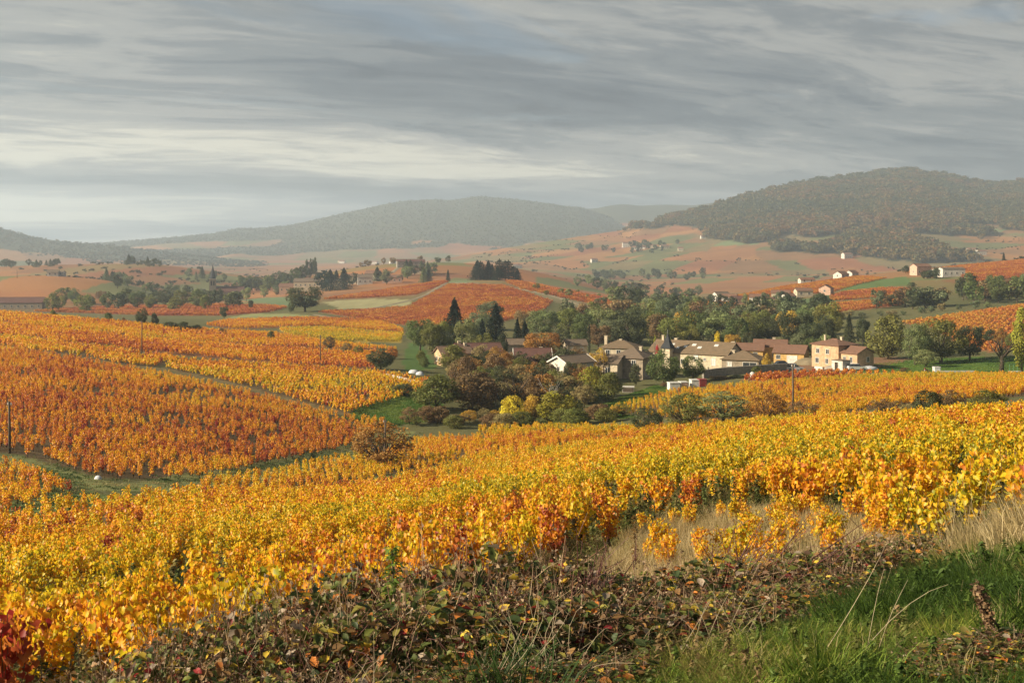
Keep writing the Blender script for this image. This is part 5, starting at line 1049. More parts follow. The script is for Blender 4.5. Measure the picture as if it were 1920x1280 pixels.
# ------------------------------------------------------------------ poles
for (px, top, d, lab) in [(18, 752, 98, 'leaning dark pole at the edge of the orange plot'), (266, 601, 226, 'tall thin pole standing in the amber vines'), (601, 628, 240, 'thin pole near the scrub line'), (722, 786, 119, 'dark pole in front of the thin rust leaved tree'), (1487, 682, 126, 'wooden pole between the near vines and the golden plot'), (1228, 640, 258, 'grey pole beside the crimson bush'), (1132, 652, 238, 'short pole in front of the cream houses'), (32, 505, 840, 'pole on the left vine hill')]:
    p = pos(px, d); h = (float(gpy(px, d))-top)*d/F; e = empty('utility_pole', p, random.uniform(0, 3)); r = .11 if d < 300 else .16
    MB().tube([(0, 0, -.4), (0, 0, h*.5), (.04, 0, h)], [r*1.15, r, r*.8], 8).build('post', M['wood'], e, True)
    m = MB(); m.tube([(-.18, 0, h-.3), (.18, 0, h-.3)], .035, 5); m.build('bracket', M['metal'], e)
    for s in (-1, 1): MB().tube([(s*.16, 0, h-.28), (s*.16, 0, h-.1)], [.04, .03], 6).build('insulator', M['whitepaint'], e)
    if d > 90: tag(e, lab, 'pole')
# ------------------------------------------------------------------ walls, lanes
def ribbon(name, label, pts, lo, hi, width, mat, kind='structure', lift=.05, cat='road'):
    W = []
    for p, y in pts: dd = bp(p, y, lo, hi); W.append(Vector(((p-CXP)/F*dd, dd, 0)))
    S = []
    for a, b in zip(W, W[1:]):
        k = max(2, int((b-a).length/2.0)); S += [a.lerp(b, i/k) for i in range(k)]
    S.append(W[-1]); vs = []; fs = []
    for i, q in enumerate(S):
        t = (S[min(i+3, len(S)-1)]-S[max(i-3, 0)]).normalized(); n = Vector((-t.y, t.x, 0))
        for u in (-1, -.33, .33, 1): r = q+n*width/2*u; vs.append((r.x, r.y, float(gxy(r.x, r.y))+lift*(1.0 if abs(u) < .9 else -.3)))
        if i:
            for j in range(3): b = (i-1)*4+j; fs.append((b, b+1, b+5, b+4))
    o = MB().add(vs, fs).build(name, mat, smooth=True); tag(o, label, cat, kind=kind); return o
M['asphalt'] = plain('pale_asphalt', (0.22, 0.21, 0.20), .9, .15, .5); M['dirt'] = plain('dirt_track', (0.24, 0.195, 0.125), .95, .2, .4); M['lane'] = plain('gravel_lane', (0.33, 0.29, 0.24), .95, .2, .6)
ribbon('road', 'pale road climbing past the far villas', [(1310, 580), (1345, 562), (1385, 551), (1425, 541)], 520, 790, 5, M['asphalt'], lift=.35); ribbon('path', 'dirt track up the knoll to the cedars', [(650, 583), (700, 578), (770, 563), (800, 552), (836, 531)], 430, 760, 3.5, M['dirt'], lift=.3)
ribbon('path', 'dirt track slanting down the right face of the knoll', [(850, 531), (930, 535), (1000, 546), (1060, 562), (1110, 578)], 480, 770, 4, M['dirt'], lift=.3); ribbon('path', 'pale track from the oak to the yellow vines', [(590, 590), (640, 598), (700, 605)], 380, 560, 3, M['dirt'], lift=.2)
ribbon('lane', 'gravel lane in front of the half finished house', [(1440, 694), (1500, 696), (1600, 699), (1700, 701), (1930, 702), (2050, 702)], 228, 262, 2.6, M['lane'], lift=.06); ribbon('path', 'far knoll track between plots', [(735, 512), (752, 498), (762, 490)], 900, 1115, 5, M['dirt'], lift=.4)
def long_wall(name, label, pts, h, th, mat, cap=None):
    """pts = (column, distance)"""
    mb = MB(); P = []
    for (p1, d1), (p2, d2) in zip(pts, pts[1:]):
        for i in range(8): t = i/8; d = d1+(d2-d1)*t; P.append(pos(p1+(p2-p1)*t, d))
    P.append(pos(*pts[-1])); vs = []; fs = []
    for i, p in enumerate(P):
        t = (P[min(i+1, len(P)-1)]-P[max(i-1, 0)]); t.z = 0; t.normalize(); n = Vector((-t.y, t.x, 0))*th/2
        for a, z in ((-1, -.3), (-1, h), (1, h), (1, -.3)): q = p+n*a; vs.append((q.x, q.y, p.z+z))
        if i: b = (i-1)*4; fs += [(b, b+4, b+5, b+1), (b+1, b+5, b+6, b+2), (b+2, b+6, b+7, b+3)]
    fs += [(0, 1, 2, 3), tuple(len(vs)-4+k for k in (3, 2, 1, 0))]
    o = mb.add(vs, fs).build(name, mat); tag(o, label, 'wall'); return o
long_wall('stone_wall', 'long grey stone wall below the farmhouse', [(1318, 236), (1345, 240), (1400, 242), (1450, 246), (1492, 250)], 1.7, .5, WM['grey']); long_wall('low_wall', 'low white wall along the allotment', [(720, 214), (760, 210), (800, 208), (818, 207)], .6, .3, WM['white']); long_wall('low_wall', 'short white kerb wall left of the half finished house', [(1528, 252), (1543, 249)], .9, .25, WM['white'])
long_wall('low_wall', 'pale wall beside the water tank along the lane', [(1762, 243), (1800, 243), (1826, 243)], .35, .6, WM['concrete'])
# ------------------------------------------------------------------ vehicles and yard things
def car(px, d, rz, label, paint, name='parked_car'):
    p = pos(px, d); e = empty(name, p, R(rz)); pm = plain('car_paint_'+label[:6].strip().replace(' ', '_'), paint, .3, .04, 1, spec=.5, metal=.2)
    b = MB(); b.prism([(-2.05, .32), (2.05, .32), (2.12, .62), (1.95, .82), (1.05, .94), (-2.0, .98), (-2.12, .6)], 'y', -.85, .85); b.build('body', pm, e)
    c = MB(); t, w = .62, .78; c.add([(-1.85, -w, .96), (1.05, -w, .93), (1.05, w, .93), (-1.85, w, .96), (-1.35, -t, 1.48), (.35, -t, 1.48), (.35, t, 1.48), (-1.35, t, 1.48)], [(4, 5, 6, 7), (0, 1, 5, 4), (1, 2, 6, 5), (2, 3, 7, 6), (3, 0, 4, 7)]); c.build('cabin_glass', M['glass'], e)
    MB().box(-1.35, .35, -.63, .63, 1.483, 1.53).build('roof', pm, e)
    for x in (-1.3, 1.3):
        for s in (-1, 1):
            w_ = MB().tube([(x, s*.70, .32), (x, s*.90, .32)], .32, 12).build('wheel', M['rubber'], e); MB().tube([(x, s*.901, .32), (x, s*.915, .32)], .19, 10).build('rim', M['metal'], w_)
    for s in (-1, 1): MB().box(2.08, 2.13, s*.6-.18, s*.6+.18, .6, .74).build('headlight', M['whitepaint'], e)
    tag(e, label, 'car')
car(1489, 249, 8, 'silver car parked on the lane above the pole', (0.55, 0.56, 0.58)); car(1468, 264, 12, 'dark car parked before the ochre garage', (0.03, 0.03, 0.035)); car(1606, 252, 4, 'white car beside the half finished house', (0.7, 0.7, 0.7))
def crate_box(px, d, rz, L, W, h, label, m1, m2=None, wheels=False, name='storage_box'):
    p = pos(px, d); e = empty(name, p, R(rz)); b = .15 if wheels else 0; o = MB().box(-L/2, L/2, -W/2, W/2, b, h+b); o.build('body', m1, e)
    MB().box(-L/2-.06, L/2+.06, -W/2-.06, W/2+.06, h+b+.003, h+b+.1).build('lid', m1, e)
    if m2: f = MB(); f.box(-L/2+.08, L/2-.08, -W/2-.03, -W/2-.003, b+.1, h+b-.1); f.build('door_panel', m2, e)
    for s in (-1, 1):
        MB().box(s*(L/2-.12)-.06, s*(L/2-.12)+.06, -W/2, W/2, b-.15, b-.003).build('runner', M['wood'], e)
    tag(e, label, 'box'); return e
crate_box(1263, 214, 8, 2.0, 2, 1.35, 'white cabinet box at the left of the box row', M['whitepaint']); crate_box(1281, 215, 8, 1.4, 2, 1.25, 'smaller white box in the middle of the box row', M['whitepaint'], WM['pink']); crate_box(1302, 216, 6, 1.6, 2, 1.4, 'white box next to the dark red box', M['whitepaint']); crate_box(1316, 216, 6, 1.4, 2, 1.35, 'dark red box at the right end of the box row', M['redpaint'], M['redpaint'])
crate_box(1178, 214, -6, 2.2, 1.4, 1.0, 'pale wooden crate on the grass under the clipped tree', M['frame'], M['wood'], name='wooden_crate'); crate_box(1756, 244, 0, 1.3, 1.3, 1.1, 'white water tank beside the pale lane wall', M['whitepaint'], M['tarp'], name='water_tank')
def dome(px, d, r, h, label, name='tarpaulin', mat='tarp', cat='tarpaulin'):
    p = pos(px, d); vs = [(0, 0, h)]; fs = []; K = 12
    for i in range(1, 5):
        for j in range(K):
            a = 2*math.pi*j/K; q = r*math.sin(i/4*math.pi/2)*random.uniform(.85, 1.15); vs.append((math.cos(a)*q*1.4, math.sin(a)*q, h*math.cos(i/4*math.pi/2)*random.uniform(.85, 1.1)-(.1 if i == 4 else 0)))
    for j in range(K): fs.append((0, 1+j, 1+(j+1) % K))
    for i in range(3):
        for j in range(K): a = 1+i*K; fs.append((a+j, a+K+j, a+K+(j+1) % K, a+(j+1) % K))
    o = MB().add(vs, fs).build(name, M[mat], smooth=True); o.location = p; tag(o, label, cat)
dome(775, 226, .8, .7, 'white tarpaulin heap at the allotment'); dome(787, 224, .6, .7, 'smaller white tarpaulin heap beside the first'); dome(797, 212, .5, .6, 'white bundle by the low white wall'); dome(1628, 256, 1.6, .8, 'white sheeting heap right of the half finished house'); dome(1562, 256, 1.6, .9, 'heap of sand before the half finished house', 'sand_heap', 'lane', 'sand heap'); dome(1411, 232, .6, 1.0, 'round white tank by the crimson strip', 'round_tank', 'whitepaint', 'tank')
dome(1520, 274, 3.0, 1.6, 'earth mound left of the half finished house', 'earth_mound', 'dirt', 'mound')
dome(184, 88, .22, .3, 'white stone heap beside the grass track', 'stone_heap', 'tarp', 'stones')
def green_frame():
    p = pos(1904, 240); e = empty('metal_frame', p, R(10))
    for x in (-1, 1):
        for y in (-.7, .7): MB().tube([(x, y, -.1), (x*.9, y, 1.7)], .05, 6).build('post', M['greenpaint'], e)
    for y in (-.7, .7): MB().tube([(-.9, y, 1.68), (.9, y, 1.68)], .05, 6).build('rail', M['greenpaint'], e)
    MB().box(-1.2, 1.2, -.8, .8, .12, .22).build('platform', M['whitepaint'], e); tag(e, 'small green metal frame on the lawn', 'frame')
green_frame()
def marker():
    p = pos(1734, 243); e = empty('marker_post', p); MB().tube([(0, 0, -.2), (0, 0, .6)], .11, 8).build('post', M['whitepaint'], e); MB().tube([(0, 0, .603), (0, 0, 1.0)], [.12, .1], 8).build('cap', M['redpaint'], e); tag(e, 'red topped white marker post on the lane edge', 'post')
marker()
# bare trees
def bare_tree(px, top, d, label, mat, n=9, seed=1, thick=1.0, ivy=None, name='dead_tree'):
    p = pos(px, d); h = (float(gpy(px, d))-top)*d/F; r = random.Random(seed); e = empty(name, (p.x, p.y, p.z), 0); t = MB(); t.tube([(0, 0, -.3), (.1, 0, h*.28), (r.uniform(-.2, .2), 0, h*.5)], [.20*thick, .16*thick, .12*thick], 7); t.build('trunk', mat, e, True)
    for i in range(n):
        a = r.uniform(0, 6.28); s = Vector((.05, 0, h*r.uniform(.3, .5))); m = s+Vector((math.cos(a)*h*.16, math.sin(a)*h*.1, h*.16)); q = m+Vector((math.cos(a+r.uniform(-.6, .6))*h*.17, math.sin(a)*h*.12, h*r.uniform(.1, .34))); b = MB(); b.tube([s, m, q], [.10*thick, .06*thick, .02*thick], 5); b.tube([m, m+Vector((r.uniform(-.2, .2)*h, r.uniform(-.1, .1)*h, h*.18))], [.05*thick, .012], 4); b.build('branch', mat, e, True)
    if ivy:
        rr = np.random.default_rng(seed); k = 900; z = rr.uniform(.02, .72, k)*h; P = np.stack([rr.normal(0, .24*thick, k), rr.normal(0, .24*thick, k), z], -1); o = link('ivy', Bag().add(P, rdir(k), rdir(k), rr.uniform(.12, .22, k), rr.random(k)).mesh('ivy', M['tree']), e); o.color = (*PAL[ivy], 1); o['kind'] = 'stuff'
    tag(e, label, 'tree'); return e
bare_tree(968, 702, 186, 'ivy clad pollard stump with stubby limbs in the thicket', M['bark'], 5, 3, 1.6, 'dark'); bare_tree(1030, 706, 184, 'bleached leafless tree in the thicket', M['barkpale'], 8, 5, .8); bare_tree(1062, 704, 206, 'pale bare tree below the white gable', M['barkpale'], 9, 6, .7); bare_tree(1878, 616, 236, 'thick trunked pollard with ivy on the lawn edge', M['bark'], 7, 8, 2.6, 'green')
# ------------------------------------------------------------------ grass and weeds
def blade_clump(seed, nb, h, spread, w, lean=.5, mat='stuff', seedhead=False):
    r = np.random.default_rng(seed); V = []; Fq = []; A = []; n = 0
    for i in range(nb):
        a = r.uniform(0, 6.28); q = r.uniform(0, spread); b = np.array([math.cos(a)*q, math.sin(a)*q, -.02]); hh = h*r.uniform(.5, 1.1); ln = r.uniform(.1, 1)*lean*hh; da = a+r.normal(0, .8)
        dr = np.array([math.cos(da), math.sin(da), 0]); s = np.array([-math.sin(da+1), math.cos(da+1), 0])*w*r.uniform(.6, 1.3); P = [b, b+dr*ln*.25+np.array([0, 0, hh*.5]), b+dr*ln*.65+np.array([0, 0, hh*.85]), b+dr*ln*1.15+np.array([0, 0, hh*(1.0 if ln < .4*hh else .85)])]
        for k, (p, ww) in enumerate(zip(P, (1, .85, .55, .06))): V += [p-s*ww/2, p+s*ww/2]
        for k in range(3): Fq.append((n+2*k, n+2*k+1, n+2*k+3, n+2*k+2)); A.append(r.random()*.5+.25)
        n += 8
    return mesh_np('clump', np.array(V), np.array(Fq), {'lv': np.array(A)}, mat=M[mat])
def weed_plant(seed, n=60, h=.55):
    r = np.random.default_rng(seed); z = r.uniform(.05, 1, n)*h; a = r.uniform(0, 6.28, n); q = r.uniform(.02, .10, n)*(1.2-z/h); o = np.stack([np.cos(a), np.sin(a), np.full(n, .4)], -1)
    return Bag().add(np.stack([np.cos(a)*q, np.sin(a)*q, z], -1), unit(o*np.array([.3, .3, 2])+r.normal(0, .3, (n, 3))), o, r.uniform(.05, .11, n), r.random(n), .1, 'blade').mesh('weed', M['stuff'])
C_GR = proto('proto_grass', [blade_clump(10+i, 46, .25, .13, .0065, 1.5) for i in range(5)]+[blade_clump(20+i, 60, .15, .16, .006, 1.6) for i in range(3)])
C_ST = proto('proto_straw', [blade_clump(30+i, 40, .42, .12, .0055, .7) for i in range(5)]); C_WD = proto('proto_weed', [weed_plant(40+i) for i in range(5)]); C_TF = proto('proto_tuft', [blade_clump(50+i, 14, .35, .4, .08, .9) for i in range(4)])
def spread_pts(n, poly):
    lo, hi = poly[:, 1].min(), poly[:, 1].max(); d = np.sqrt(rng.uniform(math.exp(2*lo), math.exp(2*hi), n)); px = rng.uniform(poly[:, 0].min(), poly[:, 0].max(), n); m = inside(poly, px, np.log(d)); d, px = d[m], px[m]; x = (px-CXP)/F*d
    return x, d, px
def PL(*a): return np.array([(p, LE(d)) for p, d in a])
def sc(nm, n, poly, coll, k0, k1, cols, s0, s1, label, cat, gapn=None, tilt=.12):
    x, y, px = spread_pts(n, poly)
    if gapn: g = vnoise(x, y, gapn[0], 55, 3) > gapn[1]; x, y = x[g], y[g]
    n = len(x); s = rng.uniform(s0, s1, n)*(.55+.9*vnoise(x, y, 1.7, 88, 2)); c = np.array(cols); a = vnoise(x, y, 1.3, 66, 3); ci = np.clip(((a-.5)*2.2+.5+rng.normal(0, .16, n))*len(c), 0, len(c)-1).astype(int)
    scatter(nm, np.stack([x, y, gxy(x, y)-.01], -1), np.stack([rng.normal(0, tilt, n), rng.normal(0, tilt, n), rng.uniform(0, 6.28, n)], -1), np.stack([s, s, s*rng.uniform(.8, 1.25, n)], -1), rng.integers(k0, k1, n), coll, icol=c[ci]*rng.uniform(.8, 1.2, (n, 1)), label=label, cat=cat); print(nm, n)
GC = [(0.035, 0.065, 0.014), (0.055, 0.095, 0.018), (0.085, 0.135, 0.020), (0.12, 0.16, 0.025), (0.22, 0.20, 0.05)]
sc('grass', 9000, PL((1120, 3.0), (1120, 4.4), (1250, 4.7), (1480, 5.3), (1640, 6.2), (1730, 7.4), (1860, 9.4), (2300, 9), (2300, 3)), C_GR, 0, 8, [(0.045, 0.085, 0.016), (0.08, 0.14, 0.022), (0.13, 0.20, 0.028), (0.18, 0.25, 0.035), (0.28, 0.29, 0.05), (0.32, 0.27, 0.09)], .38, .72, 'lush green grass on the near bank', 'grass')
sc('weeds', 1500, PL((1120, 3.0), (1120, 4.4), (1480, 5.1), (1640, 6.0), (1860, 9), (2300, 9), (2300, 3)), C_WD, 0, 5, [(0.06, 0.10, 0.02), (0.10, 0.15, 0.03), (0.16, 0.17, 0.05), (0.22, 0.15, 0.07)], .15, .34, 'low leafy weeds in the grass of the near bank', 'weeds', (.9, .5))
sc('straw_grass', 220, PL((1120, 3.0), (1120, 4.4), (1480, 5.1), (1640, 6.0), (1860, 9), (2300, 9), (2300, 3)), C_ST, 0, 5, [(0.40, 0.33, 0.16), (0.30, 0.27, 0.11)], .3, .55, 'dry blades mixed through the grass of the near bank', 'grass', (1.1, .5), .5)
sc('grass', 5000, PL((-500, 2.6), (-500, 8), (200, 9.6), (500, 12), (960, 17), (1150, 20), (1150, 9), (1000, 4.4), (1000, 2.6)), C_GR, 0, 8, GC, .6, 1.2, 'rough grass under the brambles and near vines', 'grass')
sc('straw_grass', 9000, STRAW_P, C_ST, 0, 5, [(0.34, 0.25, 0.115), (0.46, 0.355, 0.18), (0.54, 0.43, 0.24), (0.30, 0.25, 0.10)], .5, 1.05, 'dry straw coloured grass on the vineyard slope', 'grass')
sc('straw_grass', 1300, PL((1800, 7.2), (1900, 6.6), (2300, 6.2), (2300, 11), (1800, 10.5)), C_ST, 0, 5, [(0.46, 0.355, 0.18), (0.56, 0.45, 0.26), (0.40, 0.31, 0.15)], .5, .95, 'tall pale dry grass at the top of the bank', 'grass')
NA = FA.poly
sc('weeds', 14000, PL((-100, 9), (480, 12), (960, 17), (1180, 24), (1500, 26), (1660, 17), (1760, 12), (2000, 9), (2000, 40), (1500, 60), (900, 60), (0, 50)), C_WD, 0, 5, [(0.09, 0.11, 0.03), (0.14, 0.145, 0.04), (0.21, 0.175, 0.055), (0.26, 0.19, 0.075)], .6, 1.3, 'tall green and tawny weeds between the near vines', 'weeds', (.12, .42))
sc('grass', 9000, PL((-100, 9), (480, 12), (960, 17), (1180, 24), (1500, 26), (1660, 17), (1760, 12), (2000, 9), (2000, 30), (1500, 40), (900, 42), (0, 34)), C_GR, 0, 8, [(0.06, 0.10, 0.02), (0.10, 0.13, 0.03), (0.22, 0.18, 0.07), (0.30, 0.22, 0.10)], .8, 1.6, 'mixed green and dry grass under the near vines', 'grass')
for (c, hw, pts, lo, hi), lab in zip(TRACKS[:3], ('tufted grass along the track below the orange plot', 'green grass strip between the vine plots', 'grass verge beside the corner plot')):
    W = [((p-CXP)/F*bp(p, y, lo, hi), bp(p, y, lo, hi)) for p, y in pts]; X = []; Y = []
    for (x1, y1), (x2, y2) in zip(W, W[1:]):
        n = int(math.hypot(x2-x1, y2-y1)*hw*7); t = rng.random(n); X.append(x1+(x2-x1)*t+rng.normal(0, hw*.8, n)); Y.append(y1+(y2-y1)*t+rng.normal(0, hw*.8, n))
    x = np.concatenate(X); y = np.concatenate(Y); n = len(x); a = vnoise(x, y, .35, 13, 3); pal = np.array([(0.05, 0.085, 0.02), (0.09, 0.13, 0.03), (0.20, 0.19, 0.07), (0.30, 0.25, 0.11)]); ci = np.clip((a-.3)*2.2*4, 0, 3).astype(int); s = rng.uniform(.35, .8, n)
    scatter('grass', np.stack([x, y, gxy(x, y)-.02], -1), np.stack([np.zeros(n), np.zeros(n), rng.uniform(0, 6.28, n)], -1), np.stack([s, s, s*.7], -1), rng.integers(0, 4, n), C_TF, icol=pal[ci]*rng.uniform(.8, 1.2, (n, 1)), label=lab, cat='grass')
for poly, lab in ((PATCH[0].poly, 'green meadow grass by the olive bushes'), (PATCH[1].poly, 'green meadow grass below the wooden crate'), (PATCH[2].poly, 'mown green lawn under the willows')):
    x, y, px = spread_pts(30000, poly); x, y = x[:6000], y[:6000]; n = len(x); pal = np.array([(0.07, 0.13, 0.022), (0.10, 0.18, 0.03), (0.15, 0.21, 0.04)]); a = vnoise(x, y, .2, 13, 3); s = rng.uniform(.5, 1.0, n)
    scatter('grass', np.stack([x, y, gxy(x, y)-.02], -1), np.stack([np.zeros(n), np.zeros(n), rng.uniform(0, 6.28, n)], -1), np.stack([s, s, s*.6], -1), rng.integers(0, 4, n), C_TF, icol=pal[np.clip((a-.25)*6, 0, 2).astype(int)]*rng.uniform(.8, 1.2, (n, 1)), label=lab, cat='grass')

# ------------------------------------------------------------------ brambles
BC = np.array([(0.030, 0.045, 0.016), (0.055, 0.070, 0.020), (0.095, 0.105, 0.024), (0.15, 0.13, 0.03), (0.17, 0.095, 0.035), (0.11, 0.065, 0.04), (0.20, 0.025, 0.025), (0.34, 0.12, 0.025), (0.40, 0.28, 0.035), (0.24, 0.19, 0.14)])
BW = np.array([.10, .22, .20, .13, .12, .05, .04, .05, .05, .04])
def strips(P0, P1, w, sag=0.0, seg=2):
    """thin three sided twigs as crossed strips"""
    n = len(P0); t = np.linspace(0, 1, seg+1); V = []; ax = unit(P1-P0); s1 = unit(np.cross(ax, rng.normal(size=(n, 3)))); s2 = np.cross(ax, s1)
    for k in t:
        c = P0*(1-k)+P1*k; c = c+np.array([0, 0, 1.0])*(4*k*(1-k)*np.asarray(sag).reshape(-1, 1)); ww = np.asarray(w).reshape(-1, 1)*(1-.6*k)
        V.append(np.stack([c+s1*ww, c-s1*ww*.5+s2*ww*.87, c-s1*ww*.5-s2*ww*.87], 1))
    V = np.stack(V, 1); m = (seg+1)*3; b = (np.arange(n)*m)[:, None]; fs = []
    for k in range(seg):
        for j in range(3): fs.append(b+np.array([[k*3+j, k*3+(j+1) % 3, (k+1)*3+(j+1) % 3, (k+1)*3+j]]))
    return V.reshape(-1, 3), np.stack(fs, 1).reshape(-1, 4), m
def bramble_proto(seed):
    r = np.random.default_rng(seed); n = 1900
    dv = unit(r.normal(size=(n, 3))*np.array([1, 1, .8])); dv[:, 2] = np.abs(dv[:, 2]); rad = r.uniform(.35, 1.02, n)**.5; bump = .8+.4*vnoise(dv[:, 0]*3+5, dv[:, 1]*3+dv[:, 2]*2, 1.0, seed, 3)
    P = dv*(rad*bump)[:, None]; col = BC[r.choice(len(BC), n, p=BW)]*r.uniform(1.2, 2.4, (n, 1))
    fol = Bag().add(P, dv*.5+np.array([0, 0, .6])+r.normal(0, .5, (n, 3)), rdir(n, -.3), r.uniform(.060, .140, n), r.random(n), .18, 'oval', col=col).mesh('bramble_foliage', M['leafcol'])
    m = 1300; d2 = unit(r.normal(size=(m, 3))); d2[:, 2] = np.abs(d2[:, 2]); A = d2*r.uniform(.3, .95, m)[:, None]; B = A+unit(r.normal(size=(m, 3))+np.array([0, 0, .9]))*r.uniform(.12, .55, m)[:, None]
    v, f, k = strips(A, B, r.uniform(.002, .0055, m), r.normal(0, .02, m)); tc = np.array([(0.17, 0.105, 0.06), (0.11, 0.06, 0.038), (0.30, 0.22, 0.135), (0.13, 0.06, 0.04)])[r.integers(0, 4, m)]*r.uniform(1.3, 2.2, (m, 1))
    tw = mesh_np('bramble_twigs', v, f, {'lv': np.zeros(len(f))}, vcol=np.repeat(tc, k, axis=0), mat=M['dryleaf'])
    q = 1500; A2 = B[r.integers(0, m, q)]+r.normal(0, .02, (q, 3)); dc = np.array([(0.20, 0.14, 0.09), (0.18, 0.115, 0.07), (0.36, 0.26, 0.16)])[r.integers(0, 3, q)]
    sd = Bag().add(A2, rdir(q), rdir(q), r.uniform(.018, .045, q), r.random(q), .3, 'quad', col=dc).mesh('bramble_dry_heads', M['dryleaf'])
    cn = []
    for i in range(9):
        a = r.uniform(0, 6.28); s = Vector((math.cos(a)*.15, math.sin(a)*.15, .1)); t = Vector((math.cos(a)*r.uniform(.7, 1.15), math.sin(a)*r.uniform(.7, 1.15), r.uniform(.25, .8))); mid = (s+t)/2+Vector((0, 0, r.uniform(.6, 1.15))); pts = [s*(1-u)**2+mid*2*u*(1-u)+t*u*u for u in [j/8 for j in range(9)]]
        cn.append(MB().tube(pts, [.006-.0005*j for j in range(9)], 5).mesh('bramble_cane', M['canered'], True))
    return fol, tw, sd, cn, (P, dv)
M['canered'] = plain('bramble_cane_bark', (0.10, 0.032, 0.030), .6, .3, 20)
BPR = [bramble_proto(1000+i) for i in range(5)]
OVAL = []
for i, c in enumerate(BC): OVAL.append(Bag().add(np.zeros((1, 3)), np.array([[0, 0, 1.]]), np.array([[0, 1., 0]]), 1.0, np.array([.5]), .2, 'oval', col=c[None]).mesh('bramble_leaf', M['leafcol']))
BR = [(215, 5.4, 1230, .42), (330, 5.7, 1178, .5), (440, 5.9, 1130, .55), (560, 6.2, 1092, .6), (680, 6.4, 1058, .62), (800, 6.5, 1040, .65), (925, 6.6, 1022, .68), (1050, 6.7, 1040, .62), (1165, 6.7, 1068, .55), (1280, 6.8, 1062, .55), (1395, 7.0, 1048, .55), (1500, 7.4, 1034, .52), (1600, 7.9, 1012, .52), (1690, 8.3, 998, .48), (1770, 8.7, 1000, .40),
      (300, 4.7, 1225, .36), (440, 4.75, 1180, .42), (580, 4.9, 1142, .46), (720, 5.1, 1118, .50), (860, 5.2, 1100, .54), (1000, 5.2, 1105, .52), (1130, 5.3, 1112, .46), (1250, 5.4, 1116, .42), (1370, 5.8, 1110, .38), (1480, 6.3, 1095, .36), (1580, 6.9, 1070, .34),
      (520, 4.35, 1265, .30), (700, 4.3, 1262, .32), (880, 4.3, 1262, .34), (1040, 4.35, 1262, .30), (1160, 4.45, 1240, .28), (1800, 4.05, 1245, .24), (1900, 4.1, 1225, .28)]
for i, (px, d, top, rw) in enumerate(BR):
    p = pos(px, d); h = max(.13, -(top-HY)/F*d-p.z); fol, tw, sd, cn, (P, dv) = BPR[i % 5]; rz = random.uniform(0, 6.28)
    e = empty('bramble_bush', p, rz, scale=(rw, rw, h*.92)); tag(e, 'tangled bramble bush of dry stems and mixed leaves on the bank', 'bramble', 'brambles along the bank')
    for nm, me in (('foliage', fol), ('twigs', tw), ('dry_heads', sd)): o = link(nm, me, e); o['kind'] = 'stuff'
    for c in cn: link('cane', c, e)
    face = np.argsort(-(P[:, 2]+rng.uniform(0, .7, len(P))))[:14]
    for j in face:
        o = link('leaf', OVAL[int(rng.choice(len(BC), p=BW))], e); s = random.uniform(.032, .058); o.matrix_local = Matrix.Translation(P[j]*1.04) @ Matrix.Diagonal((1/rw, 1/rw, 1/h, 1)) @ frame(dv[j]*.6+np.array([0, -.2, .6])+rng.normal(0, .4, 3), rdir(1, -.4)[0]) @ Matrix.Scale(s, 4)
# single plants of the bank
def plant_base(name, px, d): p = pos(px, d); return empty(name, p), p
def stalk(px, d, pts, r, mat, parent, name='stem'): return MB().tube(pts, [r*(1-.12*i) for i in range(len(pts))], 5).build(name, M[mat], parent, True)
def leafy(px, d, top, label, col, name='leafy_plant'):
    e, p = plant_base(name, px, d); h = -(top-HY)/F*d-p.z; stalk(px, d, [(0, 0, -.05), (.01, 0, h*.5), (-.01, .01, h)], .006, 'bark', e); n = 260
    z = rng.uniform(.25, 1.02, n)*h; a = rng.uniform(0, 6.28, n); q = rng.uniform(.01, .09, n)*(1.15-.7*z/h); o = np.stack([np.cos(a), np.sin(a), np.full(n, .1)], -1); c = np.array(col)*rng.uniform(.6, 1.4, (n, 1))
    f = link('foliage', Bag().add(np.stack([np.cos(a)*q, np.sin(a)*q, z], -1), o*.3+np.array([0, 0, .8])+rng.normal(0, .35, (n, 3)), o+np.array([0, 0, -.4]), rng.uniform(.025, .05, n), rng.random(n), .12, 'blade', col=c).mesh('leafy', M['leafcol']), e); f['kind'] = 'stuff'; tag(e, label, 'plant')
leafy(738, 5.6, 1032, 'tall leafy green weed standing out of the brambles', (0.13, 0.20, 0.03)); leafy(800, 5.5, 1110, 'shorter green weed beside the tall leafy one', (0.16, 0.20, 0.03)); leafy(1190, 16.5, 968, 'reddish young plant at the edge of the straw', (0.2, 0.11, 0.03))
def dock(px, d, top, label):
    e, p = plant_base('dock_stalk', px, d); h = -(top-HY)/F*d-p.z; stalk(px, d, [(.12, 0, -.05), (.07, 0, h*.4), (0, 0, h*.7), (-.03, 0, h)], .006, 'bark', e); n = 420; u = rng.uniform(.42, 1, n); k = rng.normal(0, .011, (n, 3)); P = np.stack([.07*(1-u)-.02*u, 0*u, u*h], -1)+k
    c = np.array([(0.20, 0.12, 0.06), (0.28, 0.19, 0.10), (0.14, 0.08, 0.05)])[rng.integers(0, 3, n)]; o = link('seed_head', Bag().add(P, rdir(n), rdir(n), rng.uniform(.010, .022, n), rng.random(n), .2, 'quad', col=c).mesh('seeds', M['dryleaf']), e); o['kind'] = 'stuff'; tag(e, label, 'plant')
dock(1842, 4.3, 1098, 'brown dried dock stalk with clustered seeds on the green bank')
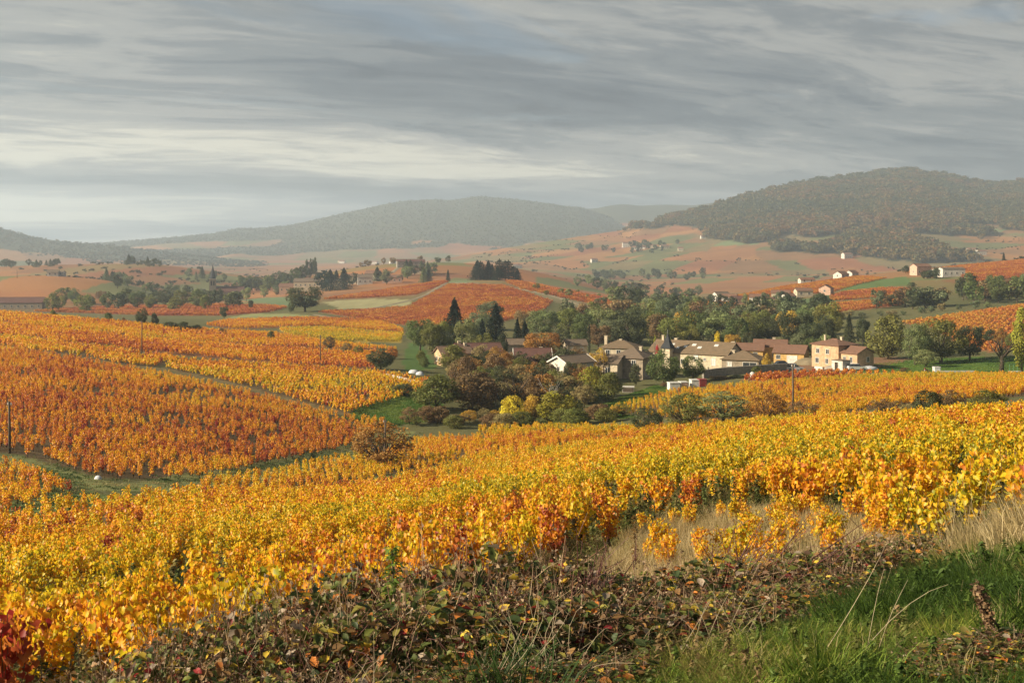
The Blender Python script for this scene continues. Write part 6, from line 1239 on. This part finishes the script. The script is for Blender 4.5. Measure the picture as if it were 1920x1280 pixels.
def twiggy(px, d, top, label, n=11, lean=.5, seed=3):
    e, p = plant_base('dry_stems', px, d); h = -(top-HY)/F*d-p.z; r = random.Random(seed)
    for i in range(n):
        a = r.uniform(-.5, 1.0)*lean; t = Vector((h*a, r.uniform(-.15, .15), h*r.uniform(.7, 1.0))); m = t*.5+Vector((-.05, 0, .06)); b = MB(); b.tube([(r.uniform(-.08, .08), 0, -.05), m, t], [.006, .004, .0015], 4)
        for k in range(9): u = r.uniform(.35, .95); q = t*u; b.tube([q, q+Vector((r.uniform(-.1, .14), r.uniform(-.05, .05), r.uniform(.03, .15)))], [.0022, .001], 3)
        b.build('stem', M['canered'], e)
    tag(e, label, 'plant')
twiggy(1360, 7.6, 962, 'fan of thin dark red dry stems over the straw', 9, .7, 3); twiggy(1420, 7.4, 950, 'slanting dark red dry stems beside the fan', 7, 1.1, 5); twiggy(1120, 6.6, 985, 'small brown dry stems on the bramble top', 8, .4, 7)
def straws(px, d, n, label, seed, h=.8):
    e, p = plant_base('straw_tuft', px, d); r = random.Random(seed)
    for i in range(n):
        a = r.uniform(-1.2, 1.2); q = Vector((math.sin(a)*h*r.uniform(.5, 1), r.uniform(-.2, .2), h*math.cos(a)*r.uniform(.5, .9)+.05)); b0 = Vector((r.uniform(-.28, .28), r.uniform(-.1, .1), 0)); q += Vector((0, 0, r.uniform(-.1, .1))); m = q*.5+Vector((r.uniform(-.08, .08), 0, r.uniform(.0, .14))); MB().tube([b0*(1-u)**2+m*2*u*(1-u)+q*u*u for u in (0, .2, .4, .6, .8, 1)], [.0012, .0011, .001, .0009, .0007, .0004], 3).build('stem', M['strawmat'], e)
    tag(e, label, 'plant')
M['strawmat'] = plain('straw', (0.36, 0.29, 0.19), .8, .2, 10)
straws(1000, 4.5, 34, 'spray of bleached grass stems across the bramble foot', 2, .45); straws(640, 4.3, 26, 'bleached grass stems at the left bramble foot', 4, .4); straws(1370, 5.0, 14, 'pale dry stems at the bramble edge by the grass', 6, .38); straws(1830, 7.6, 18, 'tall pale straws at the top of the green bank', 8, .7); straws(1660, 4.4, 4, 'few pale straws standing in the green grass', 9, .5)
